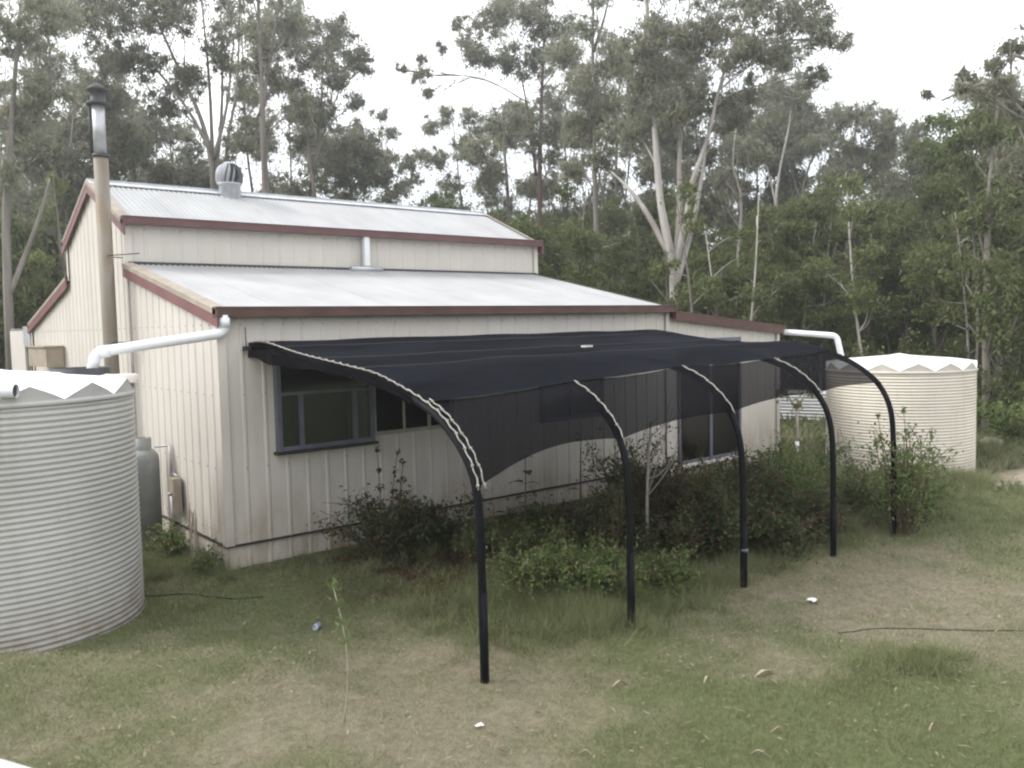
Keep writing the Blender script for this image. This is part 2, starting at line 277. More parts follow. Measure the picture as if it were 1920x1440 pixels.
GUMS = [
 ('gum', 0.11, 12.72, 0.2, 'tall pale gum at the far left edge with a low forked branch', [[(-0.03, -0.1), (0.07, 4.72), (0.31, 7.02), (0.71, 9.83)], [(0.03, 3.44), (0.65, 5.06), (0.89, 6.09)]], [(0.56, 9.16, 0.71, 0.59), (0.83, 8.03, 0.71, 0.59), (0.32, 7.25, 0.47, 0.59), (1.49, 9.37, 0.71, 0.47), (0.14, 6.11, 0.35, 0.47), (-0.29, 8.5, 0.71, 0.71), (-0.2, 9.85, 0.71, 0.71)]),
 ('gum', 3.0, 20.32, 0.2, 'bushy dark gum directly behind the chimney flue, its crown filling down to the roof', [[(-0.1, -0.1), (0.05, 5.54), (0.53, 9.56)]], [(0.18, 9.09, 1.16, 1.0), (1.51, 9.54, 1.0, 0.83), (-0.54, 7.98, 1.0, 0.83), (0.75, 7.63, 1.33, 0.83), (1.93, 8.41, 0.83, 0.83), (-0.31, 6.36, 1.33, 1.0), (1.21, 10.03, 0.66, 0.5)]),
 ('gum', 3.08, 26.42, 0.2, 'dark gum just right of the far left pale trunk', [[(-0.11, -0.1), (0.35, 8.95), (0.79, 13.08)]], [(0.4, 9.71, 1.17, 1.17), (-0.15, 7.06, 1.17, 1.17), (1.61, 7.4, 1.17, 0.98), (0.94, 12.33, 1.17, 0.78), (2.34, 13.42, 0.98, 0.78)]),
 ('gum', 5.3, 21.8, 0.15, 'low round gum crown between the chimney flue and the roof turbine', [[(-0.09, -0.1), (0.28, 6.67), (0.33, 9.32)]], [(0.48, 8.79, 0.82, 0.73), (-0.28, 7.92, 0.91, 0.73), (1.15, 7.89, 0.73, 0.73)]),
 ('gum', 7.31, 23.28, 0.14, 'small rounded gum crown just left of the roof turbine', [[(-0.1, -0.1), (0.29, 6.97), (0.48, 9.07)]], [(0.5, 9.36, 0.69, 0.59), (0.17, 8.51, 0.99, 0.69), (1.03, 8.3, 0.79, 0.59), (-0.64, 8.05, 0.79, 0.49)]),
 ('gum', 6.08, 16.29, 0.2, 'gum with many thin stems fanning up above the roof turbine', [[(-0.03, -0.1), (0.1, 6.1), (0.06, 7.64), (-0.2, 8.88), (-0.82, 10.41), (-1.44, 11.94)], [(0.11, 7.18), (0.09, 9.94), (-0.09, 12.81)], [(0.19, 7.18), (0.38, 9.47), (0.37, 12.8)], [(0.11, 7.8), (-0.57, 9.19), (-1.74, 10.74)], [(0.14, 7.64), (0.6, 9.16), (0.92, 11.28)]], [(-2.79, 11.36, 0.95, 0.64), (-1.71, 11.34, 0.95, 0.71), (-0.46, 11.46, 0.95, 0.79), (-1.45, 10.28, 0.64, 0.56), (-1.34, 9.44, 0.71, 0.56), (-0.54, 9.95, 0.64, 0.64), (-2.22, 10.44, 0.64, 0.48), (0.43, 10.69, 0.56, 0.79), (-3.14, 10.62, 0.64, 0.4), (-0.72, 12.52, 1.43, 0.64), (-2.12, 12.25, 1.27, 0.64), (-3.84, 11.99, 0.95, 0.48)]),
 ('gum', 7.85, 19.89, 0.16, 'slim gum just right of the fanning stems over the roof turbine', [[(-0.03, -0.1), (0.16, 6.62), (0.21, 8.76), (0.67, 11.04), (0.92, 14.68)]], [(0.58, 11.04, 0.55, 0.92), (0.87, 9.45, 0.64, 0.73), (0.75, 8.83, 0.82, 0.55), (0.67, 13.13, 0.73, 1.1)]),
 ('gum', 9.78, 22.35, 0.12, 'thin leaning gum trunk left of the thick straight trunk behind the ridge', [[(0.02, -0.1), (0.21, 6.63), (0.03, 9.39), (0.02, 12.9), (0.05, 15.77)]], [(0.26, 11.53, 0.61, 0.81), (0.94, 13.65, 0.81, 1.22)]),
 ('gum', 6.18, 13.01, 0.2, 'thick straight gum trunk rising behind the upper roof', [[(0.09, -0.1), (0.15, 5.45), (0.15, 8.1), (0.17, 9.88), (0.16, 12.33)], [(0.1, 8.23), (0.5, 10.42), (0.7, 11.91)]], [(0.05, 9.89, 0.57, 0.86), (0.79, 10.83, 0.57, 0.72), (0.45, 9.19, 0.36, 0.57), (1.12, 8.49, 0.43, 0.43), (-0.02, 11.39, 0.86, 0.43)]),
 ('gum', 10.07, 17.81, 0.16, 'clumpy gum with a forked trunk, rightmost tall tree of the left group', [[(-0.03, -0.1), (0.12, 6.17), (0.06, 7.77), (-0.06, 9.36), (-0.26, 10.94)], [(0.07, 7.95), (0.57, 9.34), (1.35, 11.25)], [(0.12, 7.86), (0.41, 10.05), (0.51, 12.48)]], [(0.68, 12.48, 0.82, 0.82), (0.3, 11.62, 0.91, 0.73), (1.54, 11.59, 0.64, 0.55), (1.15, 10.73, 0.73, 0.55), (-0.3, 10.06, 0.82, 0.64), (0.58, 9.69, 0.73, 0.64), (-0.62, 10.94, 0.55, 0.64), (1.88, 11.24, 0.36, 0.36), (1.49, 10.2, 0.45, 0.36), (-0.39, 12.33, 0.55, 0.73), (-0.34, 9.01, 0.55, 0.45), (0.97, 12.99, 0.55, 0.36), (-0.53, 13.19, 0.73, 0.73)]),
 ('gum', 13.66, 21.57, 0.14, 'low dense gum above the middle of the upper roof', [[(-0.03, -0.1), (0.13, 6.77), (-0.11, 8.86), (0.05, 10.31)]], [(0.16, 10.52, 0.75, 0.54), (-0.29, 9.7, 0.96, 0.75), (0.76, 9.67, 0.75, 0.64), (-0.64, 8.87, 0.96, 0.64), (0.94, 8.63, 1.07, 0.64), (-0.13, 8.45, 1.07, 0.54), (-1.19, 8.16, 1.07, 0.54)]),
 ('gum', 17.56, 25.08, 0.1, 'sparse wispy gum at the open sky gap above the upper roof', [[(-0.04, -0.1), (0.13, 7.12), (-0.16, 9.53), (-0.2, 12.15)]], [(-0.19, 12.27, 0.49, 0.3), (0.27, 11.43, 0.54, 0.3), (0.83, 10.23, 0.54, 0.54), (1.18, 9.5, 0.37, 0.37), (-0.19, 8.57, 0.99, 0.49), (0.55, 9.03, 0.62, 0.49)]),
 ('gum', 19.12, 21.62, 0.12, 'small gum with little separate leaf clumps right of the sky gap', [[(-0.02, -0.1), (0.1, 6.62), (-0.07, 9.16), (-0.24, 11.45)]], [(-0.46, 11.8, 0.47, 0.52), (0.35, 11.89, 0.47, 0.47), (-1.17, 11.47, 0.52, 0.47), (0.8, 11.2, 0.47, 0.59), (0.21, 10.76, 0.59, 0.59), (-0.98, 9.87, 0.59, 0.59), (-1.67, 10.11, 0.35, 0.35), (-0.54, 8.83, 0.71, 0.47)]),
 ('gum', 18.08, 17.37, 0.16, 'gum behind the right end of the upper roof with a dark rounded clump', [[(0.09, -0.1), (0.18, 6.17), (0.13, 8.44), (0.06, 9.88), (0.4, 11.09)]], [(-0.79, 9.08, 0.85, 0.74), (-1.31, 9.29, 0.63, 0.42), (-0.23, 10.7, 0.63, 0.63), (0.27, 10.08, 0.74, 0.74), (0.5, 10.89, 0.63, 0.53), (-0.5, 8.25, 0.74, 0.53)]),
 ('bark_red', 17.1, 14.27, 0.17, 'dark reddish trunked gum with a long limb reaching left into the sky', [[(-0.02, -0.1), (0.09, 7.52), (0.21, 10.32), (0.34, 12.53), (0.58, 14.89)], [(-0.03, 7.9), (-0.27, 10.14), (-0.6, 12.18)], [(-0.36, 10.51), (-1.94, 11.29), (-3.83, 11.33)]], [(-1.33, 13.3, 0.87, 0.77), (-0.2, 13.27, 0.96, 0.77), (-2.29, 12.4, 0.58, 0.58), (-1.93, 11.84, 0.58, 0.48), (-2.65, 13.14, 0.35, 0.35), (-1.08, 12.01, 0.67, 0.67), (0.73, 12.89, 0.87, 0.67), (-0.04, 11.98, 0.77, 0.67), (1.09, 11.96, 0.77, 0.67), (0.47, 9.57, 0.58, 0.67), (-0.1, 9.21, 0.48, 0.77), (0.55, 8.45, 0.48, 0.58), (-3.24, 12.24, 0.23, 0.23), (-4.11, 11.52, 0.42, 0.35), (-4.58, 11.53, 0.27, 0.15), (-3.84, 11.05, 0.35, 0.23), (-4.0, 11.89, 0.23, 0.19), (-0.93, 14.2, 1.16, 0.58)]),
 ('gum', 15.03, 9.35, 0.16, 'tall straight pale trunk standing alone right of the shed roof', [[(0.05, -0.1), (0.04, 3.67), (0.02, 6.99), (0.01, 9.78), (0.05, 11.77), (0.16, 12.99)], [(0.04, 10.55), (0.4, 11.61), (0.65, 12.67)], [(-0.08, 7.92), (-0.42, 9.02)]], [(-0.15, 11.17, 0.48, 0.4), (-0.42, 9.48, 0.56, 0.56), (-0.79, 10.72, 0.64, 0.64), (0.22, 10.08, 0.56, 0.48), (0.44, 9.0, 0.64, 0.56), (-0.04, 8.55, 0.64, 0.56), (-0.43, 8.4, 0.56, 0.4), (0.59, 8.07, 0.56, 0.48), (0.26, 7.45, 0.48, 0.4), (-0.61, 7.16, 0.48, 0.4), (0.18, 12.08, 0.64, 0.48), (0.78, 10.53, 0.48, 0.64)]),
 ('white', 14.31, 5.69, 0.27, 'big white barked gum splitting into many stems with a bare dead limb on its left', [[(0.02, -0.1), (-0.02, 3.21), (-0.07, 4.05), (-0.29, 5.16), (-0.42, 6.12), (-0.54, 8.16), (-0.65, 10.05), (-0.7, 11.64)], [(-0.07, 3.77), (0.24, 5.14), (0.45, 6.24), (0.83, 7.32), (1.19, 8.8), (1.88, 10.52)], [(-0.01, 4.05), (0.13, 5.42), (0.18, 7.06), (0.36, 8.82), (0.52, 11.08)], [(-0.16, 4.33), (-0.71, 5.44), (-1.18, 6.14), (-1.57, 6.58)], [(-0.02, 3.49), (0.47, 5.0), (0.76, 6.23), (0.97, 7.45)]], [(-0.31, 10.04, 0.7, 0.63), (-0.87, 9.51, 0.63, 0.56), (0.37, 9.62, 0.77, 0.63), (1.06, 10.01, 0.77, 0.63), (1.88, 10.26, 0.77, 0.56), (2.7, 9.84, 0.7, 0.49), (2.29, 9.18, 0.7, 0.49), (1.47, 9.06, 0.77, 0.56), (0.5, 8.54, 0.77, 0.56), (-0.32, 8.83, 0.63, 0.49), (-0.88, 8.57, 0.56, 0.49), (1.05, 8.13, 0.84, 0.49), (1.87, 8.38, 0.63, 0.42), (-0.06, 7.88, 0.77, 0.49), (-0.89, 7.63, 0.63, 0.42), (1.6, 7.84, 0.56, 0.35), (3.25, 9.29, 0.49, 0.35), (3.66, 8.88, 0.42, 0.35), (4.21, 9.54, 0.35, 0.21), (2.98, 10.5, 0.56, 0.42), (-0.16, 10.97, 0.84, 0.42), (1.34, 11.07, 1.12, 0.42), (3.53, 9.95, 0.42, 0.35)]),
 ('white', 19.34, 7.35, 0.1, 'thin pale gum trunk just right of the big white gum', [[(-0.01, -0.1), (-0.03, 4.29), (0.1, 6.27), (-0.15, 7.42), (-0.06, 8.56)]], [(0.02, 8.07, 0.5, 0.5), (0.44, 7.57, 0.5, 0.5), (-0.4, 7.1, 0.42, 0.34), (-0.57, 6.28, 0.5, 0.34), (0.27, 6.92, 0.42, 0.34)]),
 ('white', 25.06, 9.62, 0.13, 'slender many stemmed gum right of the big white gum against pale sky', [[(-0.0, -0.1), (-0.14, 6.18), (-0.03, 7.95), (0.37, 9.89), (0.56, 11.44)], [(-0.07, 6.57), (-0.33, 8.15), (-0.63, 9.53)]], [(0.17, 11.26, 0.71, 0.61), (0.76, 10.66, 0.71, 0.61), (-0.23, 9.91, 0.71, 0.61), (-0.63, 9.14, 0.61, 0.5), (0.96, 11.43, 0.5, 0.5), (0.37, 9.31, 0.71, 0.5)]),
 ('gum', 28.96, 10.95, 0.12, 'slim gum leaning right in the middle of the right tree group', [[(0.0, -0.1), (-0.22, 6.98), (0.65, 10.01), (1.09, 11.07)], [(-0.22, 7.42), (-0.67, 9.6)]], [(0.65, 10.65, 0.78, 0.56), (-0.23, 10.46, 0.67, 0.56), (0.21, 9.58, 0.67, 0.45), (1.31, 10.85, 0.56, 0.45)]),
 ('gum', 25.43, 7.08, 0.14, 'gum with a straight thin trunk rising behind the white downpipe of the annexe', [[(0.04, -0.1), (-0.01, 4.43), (-0.05, 6.68), (0.16, 8.72), (0.35, 9.64)], [(-0.05, 6.31), (-0.59, 7.81)], [(-0.02, 6.49), (0.64, 7.97)]], [(-0.31, 9.47, 0.67, 0.48), (0.35, 9.73, 0.57, 0.42), (0.54, 9.08, 0.67, 0.57), (-0.21, 8.54, 0.76, 0.48), (0.73, 8.15, 0.57, 0.48), (-0.77, 7.63, 0.67, 0.48), (0.17, 7.61, 0.57, 0.38), (1.2, 8.7, 0.38, 0.48)]),
 ('gum', 30.37, 8.45, 0.12, 'small pointed gum above the right water tank', [[(0.01, -0.1), (0.08, 6.78), (0.27, 9.73)]], [(0.27, 10.57, 0.39, 0.33), (0.38, 9.94, 0.54, 0.54), (-0.04, 8.9, 0.65, 0.65), (0.6, 8.67, 0.65, 0.65), (-0.25, 7.85, 0.87, 0.54), (0.82, 7.82, 0.76, 0.54)]),
 ('gum', 27.25, 5.75, 0.13, 'grey green gum just right of the small pointed one above the right tank', [[(0.01, -0.1), (-0.12, 5.33), (0.05, 8.14)]], [(0.32, 9.25, 0.58, 0.38), (-0.15, 8.7, 0.48, 0.38), (0.61, 8.69, 0.67, 0.48), (0.24, 7.76, 0.77, 0.58), (-0.32, 6.84, 0.77, 0.58), (0.63, 6.82, 0.86, 0.58), (-0.7, 6.29, 0.77, 0.58)]),
 ('green', 20.37, 1.56, 0.14, 'full green tree behind and right of the right water tank', [[(0.01, -0.1), (-0.04, 5.35), (0.01, 7.32)]], [(0.08, 7.73, 0.58, 0.36), (0.3, 7.03, 0.65, 0.51), (-0.27, 6.76, 0.65, 0.51), (0.45, 6.18, 0.72, 0.51), (-0.4, 5.78, 0.72, 0.58), (0.32, 5.06, 0.87, 0.58), (-0.68, 4.94, 0.72, 0.58), (-0.1, 4.07, 1.01, 0.58), (-0.95, 3.66, 0.72, 0.58), (0.49, 3.06, 0.87, 0.58), (-0.66, 2.65, 0.72, 0.58)]),
 ('green', 16.13, -1.27, 0.15, 'broad leafy green tree at the right edge reaching nearly to the ground', [[(0.02, -0.1), (-0.02, 3.63), (0.06, 5.86), (0.26, 7.51)]], [(0.49, 6.85, 0.46, 0.34), (0.05, 6.64, 0.46, 0.34), (-0.29, 6.31, 0.46, 0.34), (0.51, 6.07, 0.51, 0.4), (-0.05, 5.64, 0.57, 0.4), (0.41, 5.08, 0.69, 0.46), (-0.15, 4.64, 0.69, 0.46), (0.54, 4.18, 0.69, 0.46), (-0.02, 3.63, 0.69, 0.46), (0.56, 2.94, 0.69, 0.57), (-0.23, 2.5, 0.57, 0.57), (0.58, 2.03, 0.57, 0.46), (0.15, 7.29, 0.34, 0.23)]),
 ('gum', 12.65, -3.37, 0.15, 'nearest gum at the right edge, only its leafy upper branches in view', [[(0.25, -0.1), (0.14, 4.28), (0.05, 6.47), (-0.4, 6.91)], [(0.12, 5.6), (-0.57, 6.49), (-1.36, 6.29)]], [(-0.31, 7.09, 0.25, 0.16), (-0.57, 6.83, 0.23, 0.14), (-0.92, 6.71, 0.23, 0.11), (-0.43, 6.57, 0.27, 0.16), (-1.27, 6.33, 0.16, 0.09), (-1.54, 6.42, 0.07, 0.05), (-0.83, 6.36, 0.23, 0.09), (-0.39, 6.31, 0.27, 0.14), (-0.16, 6.04, 0.27, 0.18), (0.04, 7.25, 0.36, 0.27), (0.08, 5.16, 0.45, 0.36)]),
]
PATCH = [(1.268, -6.087, 0.9, 0.8), (2.497, -6.701, 1.2, 0.8), (-1.17, -2.89, 0.5, 0.7), (-1.556, -3.013, 0.4, 0.6), (0.6, -5.577, 0.4, 0.5), (8.553, -4.303, 1.6, 0.9), (-0.318, -0.806, 1.0, 0.6), (0.724, -1.795, 1.0, 0.5), (2.765, -6.115, 0.4, 0.9), (-0.04, -4.501, 0.9, -0.8), (4.549, -5.422, 1.2, -0.8), (-1.003, -4.223, 0.5, -0.7), (2.172, -5.295, 0.3, -0.7), (-2.029, -3.107, 0.5, -0.5), (-0.061, -5.072, 0.5, -0.5), (0.545, -4.924, 0.6, -0.3), (0.273, -3.394, 0.3, -0.4), (3.563, -5.65, 0.8, -0.4), (8.123, -2.334, 1.5, 0.5)]

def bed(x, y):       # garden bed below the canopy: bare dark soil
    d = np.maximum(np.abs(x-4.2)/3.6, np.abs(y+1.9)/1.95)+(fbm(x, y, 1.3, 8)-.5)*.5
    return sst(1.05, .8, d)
def green(x, y):
    g = (fbm(x, y, .55, 4)-.5)*2.6+(fbm(x, y, 3.1, 6, 4)-.5)*3.2
    for px, py, s, a in PATCH: g = g+1.3*a*np.exp(-((x-px)**2+(y-py)**2)/(2*s*s))
    g = g+.8*sst(8, 14, np.hypot(x-4, y-2))
    return np.clip(.60+g*.36, .08, .97)
def track(x, y):
    u = (x-11.9)*.77-(y+3.4)*.635; v = (x-11.9)*.635+(y+3.4)*.772
    return sst(.95, .65, np.abs(v+.35)+(fbm(x, y, 1.2, 9)-.5)*.4)*sst(-.1, .25, u+.45-.75*v)*sst(14, 10, u)
def axis(lo, a, b, hi, st, g=1.13):
    v = list(np.arange(a, b+1e-6, st)); s = st; x = a
    while x > lo: s *= g; x -= s; v.insert(0, x)
    s = st; x = b
    while x < hi: s *= g; x += s; v.append(x)
    return np.array(v)
ax = axis(-420, -4.5, 11, 520, .07); ay = axis(-420, -7.5, 1.5, 520, .07)
X, Y = np.meshgrid(ax, ay); Z = gz(X, Y); nx, ny = len(ax), len(ay)
me = bpy.data.meshes.new('ground'); me.vertices.add(nx*ny); me.vertices.foreach_set('co', np.stack([X, Y, Z], -1).astype(np.float32).ravel())
I = np.arange(nx*ny).reshape(ny, nx); Q = np.stack([I[:-1, :-1], I[:-1, 1:], I[1:, 1:], I[1:, :-1]], -1).reshape(-1, 4)
me.loops.add(Q.size); me.loops.foreach_set('vertex_index', Q.ravel().astype(np.int32)); me.polygons.add(len(Q))
me.polygons.foreach_set('loop_start', np.arange(len(Q), dtype=np.int32)*4); me.update(calc_edges=True)
me.polygons.foreach_set('use_smooth', np.ones(len(Q), bool))
def attr(me, nm, dat):
    a = me.attributes.new(nm, 'FLOAT', 'POINT'); a.data.foreach_set('value', np.ascontiguousarray(dat, dtype=np.float32).ravel())
attr(me, 'green', green(X, Y)); attr(me, 'soil', bed(X, Y)); attr(me, 'track', track(X, Y))
m, nt, b = mat('ground_grass_and_soil'); L = nt.links.new; tc = N(nt, 'ShaderNodeTexCoord'); v = tc.outputs['Object']
def at_(nt, n): a = N(nt, 'ShaderNodeAttribute'); a.attribute_name = n; return a.outputs['Fac']
straw = mixc(nt, ramp(nt, noise(nt, v, 11, 9, .72), .3, .7), (.14, .122, .082), (.28, .25, .18))
grn = mixc(nt, ramp(nt, noise(nt, v, 18, 8, .65), .3, .7), (.08, .095, .04), (.165, .182, .095))
c = mixc(nt, at_(nt, 'green'), straw, grn)
c = mixc(nt, ramp(nt, noise(nt, v, 5, 6, .6), .58, .85), c, (.14, .115, .08))
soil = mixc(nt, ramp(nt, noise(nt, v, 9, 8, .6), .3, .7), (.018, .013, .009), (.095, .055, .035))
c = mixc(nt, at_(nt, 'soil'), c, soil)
c = mixc(nt, at_(nt, 'track'), c, mixc(nt, ramp(nt, noise(nt, v, 7, 8), .3, .7), (.27, .23, .18), (.42, .36, .29)))
L(c, b.inputs['Base Color']); b.inputs['Roughness'].default_value = .95; b.inputs['Specular IOR Level'].default_value = .1
bu = N(nt, 'ShaderNodeBump'); bu.inputs['Strength'].default_value = .8; bu.inputs['Distance'].default_value = .03
L(noise(nt, v, 25, 8, .7), bu.inputs['Height']); L(bu.outputs[0], b.inputs['Normal'])
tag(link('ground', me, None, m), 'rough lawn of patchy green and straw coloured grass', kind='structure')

# ---------------------------------------------------------------- shed
Lx, D1, WD = 7.218, 3.147, 3.203
Z1, Z2, Z3, Z4 = 2.5, 3.184, 3.784, 4.488
D2 = D1+WD; D3 = D2+D1; YM = D1+WD/2
shed = tag(empty('farm_shed', (0, 0, -.28)), 'cream ribbed steel shed with maroon trim and stepped zincalume roofs', 'shed')
SH = Vector((0, 0, .28))     # children are built in world coordinates, shifted
def part(mb, name, mat, parent=None, off=True):
    o = mb.build(name, mat, parent or shed)
    if parent is None: o.location = SH
    return o
P = .7218
def prof(t0, t1):
    """rib profile breakpoints (t, depth)"""
    pitch = P/3; out = []
    k = math.floor(t0/pitch)-1
    while k*pitch < t1+pitch:
        c = k*pitch
        for dt, h in ((-.026, 0), (-.012, .0115), (.012, .0115), (.026, 0), (.118, 0), (.1203, .0015), (.1226, 0)):
            out.append((c+dt, h))
        k += 1
    def hat(t):
        for (a, ha), (b, hb) in zip(out, out[1:]):
            if a <= t <= b: return ha+(hb-ha)*((t-a)/(b-a) if b > a else 0)
        return 0
    return [(t0, hat(t0))]+[(t, h) for t, h in out if t0+1e-4 < t < t1-1e-4]+[(t1, hat(t1))]
def wall(org, dx, nrm, T, lo, hi, holes=(), name='wall_sheet', mat=None, parent=None, kinks=()):
    org = Vector(org); dx = Vector(dx); nrm = Vector(nrm); n = max(1, round(T/P)); w = T/n
    loc = SH if parent is None else Vector((0, 0, 0))
    for i in range(n):
        a, b = i*w, (i+1)*w; mb = MB(); mb2 = MB()
        cuts = sorted({a, b}|{h[k] for h in holes for k in (0, 1) if a < h[k] < b}|{k for k in kinks if a < k < b})
        for c, d in zip(cuts, cuts[1:]):
            m_ = (c+d)/2; hs = sorted([(h[2], h[3]) for h in holes if h[0] <= m_ <= h[1]])
            segs = []; z = lo
            for h0, h1 in hs: segs.append((z, h0)); z = h1
            segs.append((z, None))
            for s0, s1 in segs:
                vs = []; ps = prof(c, d)
                for t, h in ps:
                    p = org+dx*t+nrm*h; zt = hi(min(max(t, c+1e-4), d-1e-4)) if s1 is None else s1
                    vs += [(p.x, p.y, s0), (p.x, p.y, zt)]
                (mb if s0 == lo else mb2).add(vs, [(2*k, 2*k+2, 2*k+3, 2*k+1) for k in range(len(ps)-1)])
        if mb2.f: o = mb2.build(name, mat or M_WALL, parent or shed); o.location = loc+nrm*(.0015*(i % 2))
        if mb.f:
            o = mb.build(name, mat or M_WALL, parent or shed); o.location = loc+nrm*(.0015*(i % 2))
slope1 = (Z2-Z1)/D1; slope2 = (Z4-Z3)/(WD/2)
holes = [(.59, 1.79, .97, 2.03), (1.79, 3.0, 1.03, 2.03), (4.5, 5.75, .93, 1.95)]
wall((0, 0, 0), (1, 0, 0), (0, -1, 0), Lx, .0, lambda t: Z1, holes)
wall((0, D1, 0), (1, 0, 0), (0, -1, 0), Lx, Z2-.05, lambda t: Z3)
wall((0, D2, 0), (1, 0, 0), (0, 1, 0), Lx, Z2-.05, lambda t: Z3)
wall((0, D3, 0), (1, 0, 0), (0, 1, 0), Lx, 0, lambda t: Z1)
def gable(y):
    if y < D1: return Z1+slope1*y
    if y < YM: return Z3+slope2*(y-D1)
    if y < D2: return Z4-slope2*(y-YM)
    return Z2-slope1*(y-D2)
wall((0, 0, 0), (0, 1, 0), (-1, 0, 0), D3, 0, gable, kinks=(D1, YM, D2))
wall((Lx, 0, 0), (0, 1, 0), (1, 0, 0), D3, 0, gable, kinks=(D1, YM, D2))
# skirting below slab line
wall((0, .012, 0), (1, 0, 0), (0, -1, 0), Lx, -.42, lambda t: -.022, name='skirting_sheet')
wall((.012, .012, 0), (0, 1, 0), (-1, 0, 0), D3, -.42, lambda t: -.022, name='skirting_sheet')
part(MB().box((.02, .02, -.3), (Lx-.02, D3-.02, -.004)), 'floor_slab', M_CONC)
part(MB().box((-.026, -.028, -.02), (Lx, .05, .002)).box((-.026, .05, -.02), (.05, D3, .002)), 'slab_edge', M_DARK)
part(MB().add([(.06, .3, .02), (Lx-.1, .3, .02), (Lx-.1, D3-.1, .02), (.06, D3-.1, .02)], [(0, 1, 2, 3)]).add([(.06, 3, .02), (Lx, 3, .02), (Lx, 3, 3.1), (.06, 3, 3.1)], [(0, 1, 2, 3)]), 'room_shade_sheet', M_INT)  # added black sheets over floor and back keep the room looking unlit
# corner flashings
for x, y, z0, z1 in ((0, 0, .0, Z1), (Lx, 0, 0, Z1), (0, D1, Z2, Z3), (Lx, D1, Z2+.02, Z3), (0, D2, Z2, Z3), (0, D3, 0, Z1)):
    sx = -1 if x == 0 else 1; sy = -1 if y < YM else 1
    mb = MB(); e = .033
    mb.box((min(x+sx*e, x-sx*.06), y+sy*e-.002, z0), (max(x+sx*e, x-sx*.06), y+sy*e, z1)).box((x+sx*e-.002, min(y+sy*(e-.004), y-sy*.06), z0), (x+sx*e, max(y+sy*(e-.004), y-sy*.06), z1))
    part(mb, 'corner_flashing', M_WALL)
part(MB().box((-.037, D1-.05, 0), (-.032, D1+.06, Z2)), 'joint_flashing', M_WALL)
# roof sheets: true corrugations running down the slope
def roof(y0, z0, y1, z1, n, w, x0, th=.0, parent=None, mat=None, amp=.0095):
    k = 10*6
    for i in range(n):
        vs = []
        for j in range(k+1):
            x = x0+i*w+w*j/k; h = amp*math.cos(2*math.pi*10*j/k)
            vs += [(x, y0, z0+h), (x, y1, z1+h)]
        mb = MB().add(vs, [(2*j, 2*j+2, 2*j+3, 2*j+1) for j in range(k)], True)
        o = mb.build('roof_sheet', mat or M_ROOF, parent or shed); o.location = (SH if parent is None else Vector())+Vector((0, 0, .0012*(i % 2)))
        yield o
ov = .05; W_ = (Lx+2*ov)/10
for a in ((-.11, Z1+.055-slope1*.11, D1-.03, Z2+.05), (D3+.11, Z1+.055-slope1*.11, D2+.03, Z2+.05),
          (D1-.11, Z3+.06-slope2*.11, YM, Z4+.06), (D2+.11, Z3+.06-slope2*.11, YM, Z4+.06)):
    for o in roof(*a, 10, W_, -ov): pass
part(MB().beam((-ov-.01, YM-.09, Z4+.04), (Lx+ov, YM-.09, Z4+.04), .2, .012, (0, -.4, 1)).beam((-ov-.01, YM+.09, Z4+.04), (Lx+ov, YM+.09, Z4+.04), .2, .012, (0, .4, 1)).beam((-ov-.012, YM, Z4+.085), (Lx+ov+.002, YM, Z4+.085), .05, .03), 'ridge_cap', M_ROOF2)
part(MB().box((.0, D1-.040, Z2+.04), (Lx, D1-.030, Z2+.085)), 'apron_flashing', M_COWL)
# gutters
def gutter(y, z, s, m, x0=-.075, x1=Lx+.06):
    mb = MB(); h, w = .105, .10
    mb.box((x0, y-.004, z), (x1, y, z+h)).box((x0+.001, min(y, y-s*w), z+.001), (x1-.001, max(y, y-s*w), z+.006)).box((x0+.001, y-s*w-.003, z+.007), (x1-.001, y-s*w, z+h-.01))
    mb.box((x0-.003, min(y, y-s*w), z-.001), (x0, max(y, y-s*w), z+h+.001)).box((x1, min(y, y-s*w), z-.001), (x1+.003, max(y, y-s*w), z+h+.001)).box((x0-.004, y-.010, z+h-.016), (x1+.004, y+.004, z+h+.004) )
    return part(mb, 'gutter', m)
gutter(-.15, Z1-.04, -1, M_BROWN); gutter(D1-.15, Z3-.03, -1, M_GUT); gutter(D3+.15, Z1-.04, 1, M_BROWN); gutter(D2+.15, Z3-.03, 1, M_GUT)
# barge boards with tan capping
def barge(x, a, b, h=.17):
    (y0, z0), (y1, z1) = a, b; s = -1 if x < 1 else 1
    mb = MB(); x0, x1 = sorted((x, x+s*.018))
    q = [(x0, y0, z0-h), (x0, y1, z1-h), (x0, y1, z1), (x0, y0, z0), (x1, y0, z0-h), (x1, y1, z1-h), (x1, y1, z1), (x1, y0, z0)]
    mb.add(q, [(0, 1, 2, 3), (7, 6, 5, 4), (0, 4, 5, 1), (3, 2, 6, 7), (0, 3, 7, 4), (1, 5, 6, 2)])
    o = part(mb, 'barge_board', M_MAROON)
    c = MB(); xa, xb = (x+s*.024, x-s*.10)
    c.add([(xa, y0, z0+.012), (xa, y1, z1+.012), (xb, y1, z1+.03), (xb, y0, z0+.03), (xa, y0, z0-.045), (xa, y1, z1-.045)], [(0, 1, 2, 3), (0, 4, 5, 1)])
    cc = c.build('capping', M_TAN, o)
for x in (-ov-.004, Lx+ov+.004):
    barge(x, (-.16, Z1+.055-slope1*.16), (D1, Z2+.055)); barge(x, (D2, Z2+.055), (D3+.16, Z1+.055-slope1*.16))
    barge(x, (D1-.16, Z3+.06-slope2*.16), (YM, Z4+.065)); barge(x, (YM, Z4+.065), (D2+.16, Z3+.06-slope2*.16))
sc = MB()
